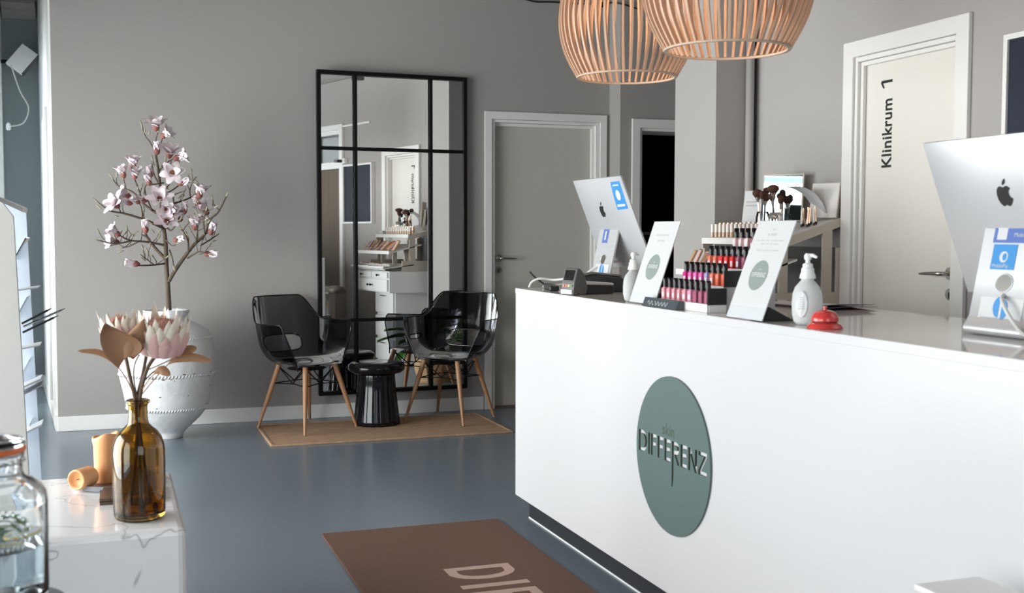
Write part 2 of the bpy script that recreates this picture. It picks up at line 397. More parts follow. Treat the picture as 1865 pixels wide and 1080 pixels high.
def casing(bld, a, b, h, wd, th, mapf, inner=.03):
    # stepped architrave: outer band, and inner stop set back
    bld.prism([(a-wd,0),(a-wd,h+wd),(b+wd,h+wd),(b+wd,0),(b,0),(b,h),(a,h),(a,0)], mapf, 0, th)
# door 1: back wall
d1 = struct(MB().box((D1a+.028,YB+.055,.012),(D1b-.032,YB+.095,D1h-.025)).build('door_1', M_doorgrey))
c = MB(); casing(c, D1a, D1b, D1h, .055, .018, lambda x, z, t: (x, YB-t, z)); c.build('door_casing', M_casing, d1, bevel=.004)
c = MB().box((D1a+.001,YB-.004,0),(D1a+.025,YB+.13,D1h)).box((D1b-.03,YB-.004,0),(D1b-.001,YB+.13,D1h)).box((D1a+.025,YB-.004,D1h-.022),(D1b-.03,YB+.13,D1h-.001)); c.build('door_jamb', M_casing, d1, bevel=.003)
c = MB().box((D1b-.05,YB+.03,0),(D1b-.031,YB+.054,D1h-.023)).box((D1a+.03,YB+.03,D1h-.045),(D1b-.051,YB+.054,D1h-.023)); c.build('door_stop', M_casing, d1, bevel=.003)
MB().box((D1a+.02,YB+.02,.001),(D1b-.02,YB+.13,.010)).build('threshold', M_brown, d1)
handle(d1, Matrix.Translation((2.645,YB+.054,1.085)))
# door 2: open dark doorway (frame only)
d2 = MB(); casing(d2, D2a, D2b, D2h, .065, .018, lambda x, z, t: (x, Y2-t, z)); d2 = struct(d2.build('door_2', M_casing, bevel=.004))
MB().box((D2a+.001,Y2-.002,0),(D2a+.02,YB+.13,D2h)).box((D2b-.02,Y2-.002,0),(D2b-.001,YB+.13,D2h)).box((D2a+.02,Y2-.002,D2h-.02),(D2b-.02,YB+.13,D2h-.001)).build('door_jamb', M_casing, d2)
# door 3: treatment room
d3 = struct(MB().box((XR+.03,K0+.022,.012),(XR+.07,K1-.022,Kh-.024)).build('door_3', M_door))
c = MB(); casing(c, K0, K1, Kh, .072, .02, lambda y, z, t: (XR-t, y, z)); c.build('door_casing', M_casing, d3, bevel=.004)
c = MB().box((XR-.006,K0+.001,0),(XR+.14,K0+.020,Kh)).box((XR-.006,K1-.020,0),(XR+.14,K1-.001,Kh)).box((XR-.006,K0+.020,Kh-.022),(XR+.14,K1-.020,Kh-.001)); c.build('door_jamb', M_casing, d3, bevel=.003)
c = MB().box((XR+.010,K1-.04,0),(XR+.028,K1-.021,Kh-.023)).box((XR+.010,K0+.021,Kh-.042),(XR+.028,K1-.04,Kh-.023)); c.build('door_stop', M_casing, d3, bevel=.003)
handle(d3, Matrix.Translation((XR+.029,K0+.055,1.11)) @ Matrix.Rotation(R(-90), 4, 'Z'), flip=-1)
text_obj('door_lettering', 'Klinikrum', .092, M_ink, d3, frame((XR+.0285,4.205,1.558), (0,0,1), (0,1,0)), spacing=1.05, xs=.80, bold=.0018)
letters_obj('door_numeral', [[(.008,.052),(.030,.064),(.030,0),(.042,0),(.042,.074),(.032,.078),(.008,.063)]], frame((XR+.0285,4.205,1.902), (0,0,1), (0,1,0)), M_ink, d3, 0)
# door 4: brown leaf under a transom window, seen in the mirror
d4 = struct(MB().box((XR+.03,T0+.05,.01),(XR+.07,T1-.05,1.98)).build('door_4', M_brownleaf))
c = MB(); casing(c, T0, T1, Th, .06, .02, lambda y, z, t: (XR-t, y, z)); c.build('door_casing', M_white, d4, bevel=.004)
MB().box((XR-.005,T0+.001,0),(XR+.14,T0+.05,Th)).box((XR-.005,T1-.05,0),(XR+.14,T1-.001,Th)).box((XR-.005,T0+.05,1.985),(XR+.12,T1-.05,2.06)).box((XR-.005,T0+.05,Th-.05),(XR+.12,T1-.05,Th-.001)).build('door_jamb', M_white, d4)
MB().box((XR+.05,T0+.05,2.06),(XR+.06,T1-.05,Th-.05)).build('transom_pane', M_screen, d4)
handle(d4, Matrix.Translation((XR+.029,T0+.12,1.08)) @ Matrix.Rotation(R(-90), 4, 'Z'), flip=-1)
# pipes on the pier corner
t = MB().tube([(3.155,5.262,0),(3.155,5.262,2.95)], .022, 14).build('wall_pipe', M_wallR, smooth=True); tag(t, 'grey painted vertical pipe in the corner beside the wall pier', 'pipe')
t = MB().tube([(3.192,5.272,1.05),(3.192,5.272,2.95)], .0065, 8).build('power_cable', M_blkplastic, smooth=True); tag(t, 'thin black cable running up the wall beside the grey pipe', 'cable')

# ------------------------------------------------------------------ alcove: hanging white device with lead
ex = Vector((.13,0,.165)); ey = Vector((.127,0,-.075))
dv = thing('wall_speaker', 'white tilted box hung high in the grey alcove with a dangling lead', 'speaker', (-.63,9.93,2.63))
Mx = Matrix(((.62,.80,0),(0,.0,-1),(.78,-.60,0))).to_3x3()
a1 = Vector((.61,.12,.785)).normalized(); b1 = Vector((.85,-.12,-.52)).normalized(); b1 = (b1-a1*a1.dot(b1)).normalized(); n1 = a1.cross(b1)
Mx = Matrix((a1, b1, n1)).transposed()
MB().obox((0,0,0), .205, .145, .05, Mx).build('housing', M_white, dv, bevel=.006)
MB().obox(tuple(-n1*.0+b1*.078), .20, .012, .046, Mx).build('grille', M_greyplastic, dv)
MB().box((-.155,.02,-.03),(-.02,.04,-.005)).build('bracket', M_black, dv)
MB().tube(spline([(-.08,-.03,-.05),(-.02,-.02,-.25),(.04,-.02,-.38),(.0,-.02,-.50),(-.10,-.01,-.53)], 6), .006, 6).build('lead', M_cable, dv, smooth=True)
MB().lathe([(.012,0),(.018,.01),(.018,.045),(.006,.06)], 12, (-.11,-.01,-.56)).build('plug', M_wplastic, dv, smooth=40)

# ------------------------------------------------------------------ wall mirror (slightly bent glass)
mr = thing('wall_mirror', 'tall black framed wall mirror divided into nine panes', 'mirror', (1.848,7.735,0))
mr.rotation_euler = (0,0,0)
tilt = R(3.1)
hw = .532; mz0, mz1 = .165, 2.353
def mpos(u, off, z):       # u across in metres from the mirror's centre, off = out towards the room
    return (u*math.cos(tilt)-off*-math.sin(tilt), u*math.sin(tilt)-off*math.cos(tilt), z)
def mbox(bld, u0, u1, z0, z1, o0, o1):
    vs = [mpos(u0,o0,z0),mpos(u1,o0,z0),mpos(u1,o1,z0),mpos(u0,o1,z0),mpos(u0,o0,z1),mpos(u1,o0,z1),mpos(u1,o1,z1),mpos(u0,o1,z1)]
    bld.add(vs, [(0,3,2,1),(4,5,6,7),(0,1,5,4),(1,2,6,5),(2,3,7,6),(3,0,4,7)]); return bld
fb = MB(); fw_ = .026
mbox(fb, -hw, -hw+fw_, mz0, mz1, -.012, .022); mbox(fb, hw-fw_, hw, mz0, mz1, -.012, .022)
mbox(fb, -hw+fw_, hw-fw_, mz0, mz0+fw_, -.012, .022); mbox(fb, -hw+fw_, hw-fw_, mz1-fw_, mz1, -.012, .022)
fb.build('mirror_frame', M_black, mr, bevel=.002)
ub = [-hw+fw_, -.268, .268, hw-fw_]; zb = [mz0+fw_, .672, 1.835, mz1-fw_]; bw = .011
for uu in ub[1:3]: mbox(MB(), uu-bw, uu+bw, mz0+fw_, mz1-fw_, .003, .016).build('glazing_bar', M_black, mr, bevel=.002)
for zz in zb[1:3]: mbox(MB(), -hw+fw_, hw-fw_, zz-bw, zz+bw, .004, .017).build('glazing_bar', M_black, mr, bevel=.002)
mbox(MB(), -hw+.004, hw-.004, mz0+.004, mz1-.004, -.030, -.0135).build('backing_board', M_black, mr)
CURV = R(3.0)                # bend of the glass in radians per metre
EPS = R(-.35)
def glass(u, z):
    k = (math.atan(1)*0+CURV)/2; uc = .10
    off = k*(u+.05)**2-.0085
    off += math.tan(EPS)*0
    return mpos(u, off, z)
for i in range(3):
    for j in range(3):
        g = MB(); u0, u1 = ub[i]+(bw-.003 if i else -.004), ub[i+1]-(bw-.003 if i < 2 else -.004)
        z0, z1 = zb[j]+(bw-.003 if j else -.004), zb[j+1]-(bw-.003 if j < 2 else -.004)
        zc = (z0+z1)/2
        def gf(a, b, u0=u0, u1=u1, z0=z0, z1=z1): return glass(u0+(u1-u0)*a, z0+(z1-z0)*b)
        g.grid(gf, 16, 2); o = g.build('mirror_pane', M_mirror, mr, smooth=True, fix=False)

# ------------------------------------------------------------------ reception counter
ct = thing('reception_counter', 'long white reception counter with a round green logo and black plinth', 'counter', (1.70,4.80,0))
CL = 4.6; CD = .66
MB().box((0,-CL,.098),(CD,0,1.005)).build('counter_body', M_counter, ct, bevel=.003)
MB().box((0,-CL,1.0055),(CD,0,1.027)).build('counter_top', M_top, ct, bevel=.002)
MB().box((-.0012,-CL,1.004),(.0,-.0005,1.0262)).build('top_edge_band', M_counter, ct)
MB().box((.05,-CL,.0),(CD-.05,-.05,.098)).build('plinth', M_plinth, ct)
MB().box((.047,-CL,.0),(.0495,-.05,.006)).build('plinth_seal', M_base, ct)
# logo: disc cut through by the lettering
def logo_disc(parent, M, rad, th, mat_, holes, engraved):
    c = bpy.data.curves.new('logo_outline', 'CURVE'); c.dimensions = '2D'; c.fill_mode = 'BOTH'; c.extrude = th/2; c.resolution_u = 6
    sp = c.splines.new('POLY'); n = 96; sp.points.add(n-1)
    for k in range(n): sp.points[k].co = (rad*math.cos(2*PI*k/n), rad*math.sin(2*PI*k/n), 0, 1)
    sp.use_cyclic_u = True
    for poly in holes:
        sp = c.splines.new('POLY'); sp.points.add(len(poly)-1)
        for k, p in enumerate(poly): sp.points[k].co = (p[0], p[1], 0, 1)
        sp.use_cyclic_u = True
    o = bpy.data.objects.new('tmp', c); COL.objects.link(o)
    dg = bpy.context.evaluated_depsgraph_get(); me = bpy.data.meshes.new_from_object(o.evaluated_get(dg)); bpy.data.objects.remove(o)
    me.materials.clear(); me.materials.append(mat_); me.materials.append(M_discdark)
    for p in me.polygons:
        if abs(p.normal.z) < .5 and math.hypot(p.center.x, p.center.y) < rad*.97: p.material_index = 1
    ob = bpy.data.objects.new('logo_disc', me); COL.objects.link(ob); ob.parent = parent; ob.matrix_local = M
    return ob
def stroke_letters(x0, h, wds, t, gap):
    """plain capital letters D I F F E R E N Z as stroke polygons (outer, hole)"""
    out = []; x = x0
    def rect(a, b, c_, d): return [(a,b),(c_,b),(c_,d),(a,d)]
    def arcD(x, w, h, t):
        o = [(x,0),(x+w*.45,0)]+[(x+w*.45+w*.55*math.cos(a), h/2+h/2*math.sin(a)) for a in [R(-80+20*k) for k in range(9)]]+[(x+w*.45,h),(x,h)]
        i = [(x+t,t),(x+w*.45,t)]+[(x+w*.45+(w*.55-t)*math.cos(a), h/2+(h/2-t)*math.sin(a)) for a in [R(-80+20*k) for k in range(9)]]+[(x+w*.45,h-t),(x+t,h-t)]
        return [o, i]
    for ch, w in wds:
        if ch == 'D': out += arcD(x, w, h, t)
        elif ch == 'I': out += [rect(x,0,x+t,h)]
        elif ch == 'F': out += [[(x,0),(x+t,0),(x+t,h*.45),(x+w*.9,h*.45),(x+w*.9,h*.45+t),(x+t,h*.45+t),(x+t,h-t),(x+w,h-t),(x+w,h),(x,h)]]
        elif ch == 'E': out += [[(x,0),(x+w,0),(x+w,t),(x+t,t),(x+t,h*.45),(x+w*.9,h*.45),(x+w*.9,h*.45+t),(x+t,h*.45+t),(x+t,h-t),(x+w,h-t),(x+w,h),(x,h)]]
        elif ch == 'R':
            bowl = [(x+w*.55+w*.45*math.cos(a), h*.72+h*.28*math.sin(a)) for a in [R(-80+20*k) for k in range(9)]]
            out += [[(x,-h*1.05),(x+t*.5,-h*1.05),(x+t,-h*.6),(x+t,h*.42),(x+w*.38,h*.42),(x+w-t*.9,0),(x+w+t*.3,0),(x+w*.62,h*.44)]+bowl+[(x+w*.5,h),(x,h)]]
            out += [[(x+t,h*.44+t),(x+w*.5,h*.44+t)]+[(x+w*.5+(w*.5-t)*math.cos(a), h*.72+(h*.28-t)*math.sin(a)) for a in [R(-60+30*k) for k in range(5)]]+[(x+w*.5,h-t),(x+t,h-t)]]
        elif ch == 'N': out += [[(x,0),(x+t,0),(x+t,h*.74),(x+w-t*1.1,0),(x+w,0),(x+w,h),(x+w-t,h),(x+w-t,h*.26),(x+t*1.1,h),(x,h)]]
        elif ch == 'Z': out += [[(x,0),(x+w,0),(x+w,t),(x+t*1.4,t),(x+w,h-t),(x+w,h),(x,h),(x,h-t),(x+w-t*1.4,h-t),(x,t)]]
        x += w+gap
    return out, x
WDS = [('D',.062),('I',.0115),('F',.040),('F',.040),('E',.042),('R',.050),('E',.042),('N',.056),('Z',.052)]
holes, xe = stroke_letters(0, .072, WDS, .0125, .0095)
hx = -xe/2+.003
holes = [[(p[0]+hx, p[1]-.022) for p in h] for h in holes]
DM = frame((-.0042,-1.522,.558), (0,-1,0), (0,0,1))
ld = logo_disc(ct, DM, .256, .006, M_disc, holes, None); tag(ld, 'round sage green logo disc with cut-out DIFFERENZ lettering')
text_obj('logo_lettering', 'skin', .052, M_discdark, ld, Matrix.Translation((-.062,.063,.0033)), spacing=1.05, bold=.0006)

# ------------------------------------------------------------------ floor mat and rug
mt = thing('entrance_mat', 'brown entrance mat with beige lettering beside the reception counter', 'mat', (1.21,4.75,0))
MB().box((-.392,-2.6,0),(.39,0,.010)).build('mat_pile', M_mat, mt, bevel=.003)
hs, xe2 = stroke_letters(0, .255, [(c_, w_*2.62) for c_, w_ in WDS], .038, .056)
letters_obj('mat_lettering', hs, frame((-.048,-.662,.0104), (0,-1,0), (1,0,0)), M_mattext, mt, .0006)
rg = thing('jute_rug', 'rectangular braided jute rug under the smoked chairs', 'rug', (1.64,7.20,0))
MB().box((-.752,-.378,0),(.752,.372,.010)).build('rug_field', M_jute, rg, bevel=.004)
for k, (a, b) in enumerate([((-.76,-.386),(.76,-.368)),((-.76,.362),(.76,.38)),((-.76,-.368),(-.742,.362)),((.742,-.368),(.76,.362))]):
    MB().box((a[0],a[1],0),(b[0],b[1],.013)).build('rug_binding', M_jute, rg, bevel=.004)

# ------------------------------------------------------------------ smoked armchairs
def rimh(th):           # wall height above the seat for direction th (0 = straight back)
    a = abs(th)
    def ss(x0, x1, x): q = max(0, min(1, (x-x0)/(x1-x0))); return q*q*(3-2*q)
    hgt = .405
    hgt += (.245-.405)*ss(R(34), R(62), a)
    hgt += (.0-.245)*ss(R(108), R(128), a)
    return hgt
def shell_pt(th, v):
    h_ = rimh(th); sx, sy = .255, .245
    c_, s_ = math.cos(th), math.sin(th)
    if v < .5:
        q = v/.5; r = .80*q**.75; z = .425-.020*math.cos(q*PI/2)+.012*q*q
        if abs(th) > R(105): z -= .02*max(0, q-.75)*4*min(1, (abs(th)-R(105))/R(25))
    else:
        q = (v-.5)/.5; r = .80+.20*math.sin(min(1, q*1.9)*PI/2)*min(1, h_/.2)+.13*q*min(1,h_/.2); z = .425+.012+h_*(q**1.25)
        if h_ < .01: r = .80+.02*q; z -= .03*q+.02
        elif h_ < .2: z -= .02*(1-h_/.2)
    e = 2.6
    k = (abs(c_)**e+abs(s_)**e)**(-1/e)
    back = -.05*max(0, z-.5)*max(0, c_)*3
    return (sx*1.06*r*k*s_, -sy*r*k*c_+back, z)
def chair(label, loc, rz):
    ch = thing('armchair', label, 'chair', loc, rz, 'smoked plastic armchairs on the jute rug')
    if not chair.src:
        sh = MB(); NU, NV = 108, 44
        def fn(a, b): return shell_pt(-PI+2*PI*a, b)
        def skip(a, b):
            th = -PI+2*PI*a
            if abs(th) > R(128) and b > .5: return True
            e_ = (abs(th)/R(33))**4+((b-.655)/.072)**4
            return e_ < 1
        sh.grid(fn, NU, NV, 0, skip)
        me = sh.mesh('shell', M_smoke, True, True)
        bm = bmesh.new(); bm.from_mesh(me); bmesh.ops.remove_doubles(bm, verts=bm.verts, dist=.0008); bmesh.ops.recalc_face_normals(bm, faces=bm.faces); bm.to_mesh(me); bm.free()
        so = bpy.data.objects.new('shell', me); COL.objects.link(so); so.parent = ch
        # thickened rim bead along the free upper edge
        pts = [shell_pt(R(-127+254*k/80), 1.0) for k in range(81)]
        rm = MB().tube(pts, .0045, 8).build('rim', M_blackgl, ch, smooth=True)
        hp = [shell_pt(R(33)*math.copysign(abs(math.cos(t_))**.5, math.cos(t_)), .655+.072*math.copysign(abs(math.sin(t_))**.5, math.sin(t_))) for t_ in [2*PI*k/120 for k in range(121)]]
        he = MB().tube(hp, .0042, 6, caps=False).build('opening_rim', M_blackgl, ch, smooth=True)
        pad = MB().lathe([(.0,.380),(.12,.382),(.125,.388),(.0,.390)], 28).build('seat_plate', M_black, ch, smooth=40)
        parts = [so, rm, he, pad]
        for sx in (-1, 1):
            for sy in (-1, 1):
                top = Vector((.125*sx, .125*sy, .41)); bot = Vector((.222*sx, .222*sy, .0))
                lg = MB().tube([top, top.lerp(bot,.25), top.lerp(bot,.6), bot], [.017,.0165,.0135,.0085], 14).build('leg', M_oak, ch, smooth=40); parts.append(lg)
        def leg_at(sx, sy, z): q = (.41-z)/.41; return Vector(((.125+.097*q)*sx, (.125+.097*q)*sy, z))
        for (p, q) in (((-1,-1),(1,-1)),((1,-1),(1,1)),((1,1),(-1,1)),((-1,1),(-1,-1))):
            br = MB(); m = (leg_at(*p,.345)+leg_at(*q,.345))/2*.86
            for (s1, z1) in ((p,.40),(p,.29),(q,.40),(q,.29)): br.tube([leg_at(*s1,z1)*1.0, m], .0038, 6)
            br.lathe([(.0,-.005),(.010,-.005),(.010,.005),(.0,.005)], 10, tuple(m))
            parts.append(br.build('wire_brace', M_black, ch, smooth=40))
        chair.src = parts
    else:
        for p in chair.src: copyo(p, ch)
    return ch
chair.src = None
# chair forward is local +Y
chair('left smoked plastic armchair with oak legs standing between the white urn and black stool', (1.185,7.375,.011), R(-57-90))
chair('right smoked plastic armchair with oak legs standing in front of the mirror by the door', (2.150,7.395,.011), R(225-90))

# black stool
st = thing('ceramic_stool', 'glossy black mushroom shaped stool between the two armchairs', 'stool', (1.640,7.37,.011))
MB().lathe([(.0,0),(.150,0),(.154,.006),(.150,.03),(.128,.22),(.120,.32),(.122,.345)], 64, flute=16, amp=.022).build('body', M_blackgl, st, smooth=True)
MB().lathe([(.0,.335),(.13,.335),(.165,.342),(.184,.36),(.188,.378),(.184,.394),(.165,.408),(.13,.414),(.06,.411),(.0,.410)], 56, cap0=False, cap1=False).build('seat_cushion', M_blackgl, st, smooth=True)

# ------------------------------------------------------------------ white urn and magnolia
un = thing('clay_urn', 'large chalky white clay urn with rope bands against the grey wall', 'urn', (.322,7.36,0))
k = .00332
prof = [(25,797),(27,793),(30,786),(40,777),(58,760),(70,745),(74,737),(80,706),(85,685),(86.5,665),(86.5,644),(82,618),(74,602),(58,592),(44,586),(39,583),(38,576),(40,571),(42,567),(41,565),(37,565),(35,572),(34,583)]
zz = lambda y: max(0, (797-y)*.00341)
pr = []
for i in range(len(prof)-1):
    for q in (0,.34,.67): pr.append((prof[i][0]*(1-q)+prof[i+1][0]*q, prof[i][1]*(1-q)+prof[i+1][1]*q))
pr = [(r*k, zz(y)) for r, y in pr]
ub_ = MB().lathe([(0,0)]+pr, 72, cap0=False, cap1=False).build('urn_body', M_pot, un, smooth=True)
MB().lathe([(.0,.70),(.125,.70)], 32, cap0=False, cap1=False).build('urn_soil', M_trunk, un)
def rad_at(z):
    for i in range(len(pr)-1):
        if pr[i][1] <= z <= pr[i+1][1] and pr[i+1][1] > pr[i][1]: q = (z-pr[i][1])/(pr[i+1][1]-pr[i][1]); return pr[i][0]*(1-q)+pr[i+1][0]*q
    return .2
for zb_ in (.625,.405,.195):
    rp = MB(); r0 = rad_at(zb_)
    for kk in range(90):
        a = 2*PI*kk/90; a2 = a+.05
        rp.tube([((r0+.001)*math.cos(a),(r0+.001)*math.sin(a),zb_-.009),((r0+.005)*math.cos((a+a2)/2),(r0+.005)*math.sin((a+a2)/2),zb_),((r0+.001)*math.cos(a2),(r0+.001)*math.sin(a2),zb_+.009)], [.0025,.0045,.0025], 5)
    rp.build('rope_band', M_pot, un, smooth=True)
chips = MB()
for kk in range(26):
    a = R(random.uniform(-120,-10)); z = random.choice([random.uniform(.2,.45), random.uniform(.70,.77), random.uniform(.38,.42)]); r0 = rad_at(z)
    s_ = random.uniform(.003,.007); c_ = Vector((math.cos(a), math.sin(a), 0)); tq = Vector((-math.sin(a), math.cos(a), 0))
    p = c_*(r0+.0012)+Vector((0,0,z)); chips.add([tuple(p+tq*s_*1.6*math.cos(b)+Vector((0,0,s_*.6*math.sin(b)))) for b in [PI/3*i+random.uniform(-.3,.3) for i in range(6)]], [tuple(range(6))])
co = chips.build('chipped_glaze', M_brown, un); co['kind'] = 'stuff'

mg = thing('magnolia_tree', 'artificial magnolia branch tree with pale pink blossoms standing in the white urn', 'tree', (.336,7.36,.70))
def Z(xz, yz, y=0): return Vector(((xz-411)*.00108, y, .106+(1080-yz)*.00111))
def limb(name, pts, r0, r1, y0=0, y1=0, wob=.006):
    P = []
    for i, p in enumerate(pts):
        q = i/(len(pts)-1); P.append(Z(p[0], p[1], y0+(y1-y0)*q+(random.uniform(-wob,wob) if 0 < i < len(pts)-1 else 0)))
    sp = spline(P, 5); n = len(sp)
    return MB().tube(sp, [r0+(r1-r0)*i/(n-1)+random.uniform(-.0006,.0006) for i in range(n)], 7).build(name, M_trunk, mg, smooth=True), P
limb('trunk', [(412,1095),(408,980),(402,860),(400,760),(396,680),(384,600),(392,520),(378,440),(370,360),(362,290),(352,225),(346,180)], .0165, .0055)
LIMBS = [
 ([(412,935),(455,862),(520,770),(560,722),(610,672),(640,592),(682,550),(725,465)], .012,.004,0,-.16),
 ([(518,775),(516,705),(482,645)], .007,.0035,-.08,-.10), ([(512,805),(545,785),(580,768),(625,782)], .006,.003,-.07,-.12),
 ([(560,722),(566,655),(556,625)], .005,.003,-.10,-.2), ([(608,675),(600,600),(612,545)], .005,.003,-.12,-.18), ([(585,735),(640,705),(676,682)], .005,.003,-.1,-.02),
 ([(402,815),(345,752),(305,695),(285,650)], .010,.005,0,.10), ([(398,735),(300,716),(205,706),(150,678)], .007,.0035,0,-.12), ([(215,708),(130,724),(48,708)], .005,.003,-.08,-.14),
 ([(250,714),(205,738),(165,748)], .004,.0025,-.06,-.02), ([(388,640),(345,620),(280,592),(180,562),(100,546),(38,498)], .009,.003,0,-.15), ([(385,575),(330,540),(280,500),(230,442),(150,405),(115,356)], .008,.003,0,.13),
 ([(392,836),(320,842),(240,842)], .0055,.0035,0,-.14), ([(330,838),(300,815),(275,796)], .004,.0025,-.06,-.1), ([(395,560),(440,508),(490,490),(560,460),(642,411)], .007,.003,0,.12),
 ([(545,465),(540,430),(550,392)], .004,.0025,.08,.05), ([(420,760),(432,800),(440,850)], .004,.003,0,-.05), ([(384,600),(420,650),(440,640),(470,600)], .006,.0035,0,-.12),
 ([(388,690),(430,735),(455,725)], .004,.0025,0,-.1), ([(372,400),(345,350),(335,300),(335,262)], .005,.003,0,.05), ([(366,330),(400,290),(440,262),(470,250)], .005,.003,0,-.07),
 ([(350,215),(322,165),(300,135),(283,80)], .0045,.003,0,.03), ([(348,190),(355,150),(365,118)], .004,.003,0,-.05), ([(350,200),(378,180),(386,150)], .004,.003,0,-.09),
 ([(275,500),(265,445),(232,360)], .0045,.003,.06,.0), ([(190,425),(182,380),(176,345)], .004,.0025,.1,.06), ([(330,545),(300,470),(290,420),(310,395)], .0045,.003,.02,-.09),
 ([(275,590),(270,530),(250,490)], .004,.0025,-.05,-.12), ([(160,556),(150,530),(145,515)], .0035,.003,-.1,-.14), ([(378,455),(415,410),(435,370)], .005,.003,0,-.13),
 ([(380,460),(440,430),(480,400)], .0045,.003,0,.06), ([(365,600),(370,540),(368,500)], .005,.003,0,-.16), ([(500,560),(505,530)], .004,.003,-.05,-.08),
 ([(400,640),(405,610)], .006,.004,-.02,-.18), ([(395,390),(330,400),(300,385)], .004,.003,0,-.05), ([(450,505),(448,460),(490,440)], .004,.0025,.02,-.02),
 ([(285,650),(300,640),(288,645)], .004,.003,.1,.08), ([(610,672),(645,655)], .004,.003,-.12,-.14), ([(690,545),(660,510),(655,480)], .0035,.0025,-.15,-.1)]
ends = []
for (pts, r0, r1, y0, y1) in LIMBS:
    _, P = limb('branch', pts, r0*1.15, r1*1.15, y0, y1); ends.append((P[-1], (P[-1]-P[-2]).normalized()))
for (pts, r0, r1, y0, y1) in LIMBS[:16]:
    for kk in range(3):
        q = random.uniform(.3,.95)*(len(pts)-1); i0 = min(int(q), len(pts)-2); fr_ = q-i0
        bx_ = pts[i0][0]*(1-fr_)+pts[i0+1][0]*fr_; by_ = pts[i0][1]*(1-fr_)+pts[i0+1][1]*fr_; yy = y0+(y1-y0)*q/(len(pts)-1)
        an = R(random.uniform(35,145)); ln_ = random.uniform(35,75)
        tip = (bx_+ln_*math.cos(an), by_-ln_*math.sin(an)); md = ((bx_+tip[0])/2+random.uniform(-9,9), (by_+tip[1])/2+random.uniform(-5,9))
        _, P = limb('twig', [(bx_,by_), md, tip], .0028, .0018, yy, yy+random.uniform(-.06,.06)); ends.append((P[-1], (P[-1]-P[-2]).normalized()))
# blossoms
def blossom_mesh(name, open_, npet, size):
    b = MB()
    for ring, (cnt, op, ln) in enumerate([(npet, open_, 1.0), (max(3, npet-3), open_*.45, .92)]):
        for kpt in range(cnt):
            a = 2*PI*(kpt+.5*ring)/cnt+random.uniform(-.15,.15); o_ = op*random.uniform(.8,1.15)
            def pf(u, v, a=a, o_=o_, ln=ln):
                L = size*ln*u; wd = size*.36*(math.sin(PI*min(1, u**.9*.84+.08))**.7); s_ = (v-.5)*2
                rr = .10*size*u**.3+L*math.sin(o_*(.35+.9*u)); zq = L*math.cos(o_*(.35+.75*u)*.9)
                rr -= .10*size*(s_*s_)*0; cup = .10*size*s_*s_*(1-u*.4)
                x = (rr-cup); y = s_*wd
                return (x*math.cos(a)-y*math.sin(a), x*math.sin(a)+y*math.cos(a), zq)
            b.grid(pf, 5, 4)
    return b.mesh(name, M_petal, True, False)
BL = [blossom_mesh('blossom', .95, 6, .050), blossom_mesh('blossom', .62, 6, .050), blossom_mesh('blossom', .20, 5, .046), blossom_mesh('blossom', 1.25, 6, .047)]
cal = MB().lathe([(.002,-.016),(.009,-.010),(.0135,.0),(.0115,.012),(.006,.018)], 10).mesh('calyx', M_calyx, True)
def blossom(p, d, kind, s=1.0):
    o = bpy.data.objects.new('blossom', BL[kind]); COL.objects.link(o); o.parent = mg; o.location = p
    o.rotation_euler = Vector(d).to_track_quat('Z', 'Y').to_euler(); o.rotation_euler.rotate_axis('Z', random.uniform(0, 6)); s *= 1.38; o.scale = (s,s,s)
    c = bpy.data.objects.new('calyx', cal); COL.objects.link(c); c.parent = o
BLS = [(352,100,0,(0,-.4,1),1.15),(392,140,1,(.6,-.4,.5),1.0),(356,228,2,(.0,-.2,1),1.0),(425,240,0,(.1,-.5,.9),1.15),(462,258,1,(.9,-.1,.4),1.1),(228,312,1,(0,-.3,1),1.05),(177,356,1,(-.3,-.2,1),1.0),(236,364,1,(.1,-.5,.7),.95),
 (312,395,2,(-.3,-.3,1),.95),(322,348,2,(-.2,-.2,1),.9),(434,345,3,(0,-1,.25),1.1),(482,395,2,(.9,-.3,.4),1.0),(140,520,0,(-.7,-.5,.5),1.1),(200,465,1,(-.8,-.2,.5),1.0),(205,505,2,(-.9,-.3,.2),1.0),(366,490,0,(0,-.8,.6),1.2),
 (286,490,2,(-.9,-.2,.2),.9),(582,460,1,(.2,-.2,.9),1.15),(578,508,2,(-.5,-.2,.9),.9),(622,548,1,(-.6,-.3,.8),1.15),(500,548,2,(.1,-.3,1),1.0),(404,612,0,(0,-.7,.6),1.2),(480,590,2,(.1,-.4,.7),.9),(556,632,1,(0,-.3,1),1.15),(435,555,2,(.4,-.5,.6),.9),
 (288,650,2,(-.05,-.1,1),1.05),(640,660,2,(.3,-.3,.9),1.05),(140,672,1,(-.7,-.2,.6),1.0),(135,716,1,(-.9,-.4,.1),1.0),(236,832,2,(-1,-.2,.15),1.05),(448,704,2,(.9,-.3,.25),.85),(622,782,2,(1,-.2,.02),1.0),(395,530,1,(.1,-.6,-.2),1.0),(250,500,2,(-.6,-.4,.3),.8)]
for (x, y, kd, d, s_) in BLS: blossom(Z(x, y, random.uniform(-.17,-.03)), d, kd, s_)
budm = MB().lathe([(.001,0),(.0045,.008),(.0055,.018),(.0035,.032),(.0008,.042)], 8).mesh('bud', M_bud, True)
def bud(p, d, s=1.0):
    o = bpy.data.objects.new('bud', budm); COL.objects.link(o); o.parent = mg; o.location = p
    o.rotation_euler = Vector(d).to_track_quat('Z', 'Y').to_euler(); o.scale = (s,s,s)
for p, d in ends: bud(p-d*.006, d)
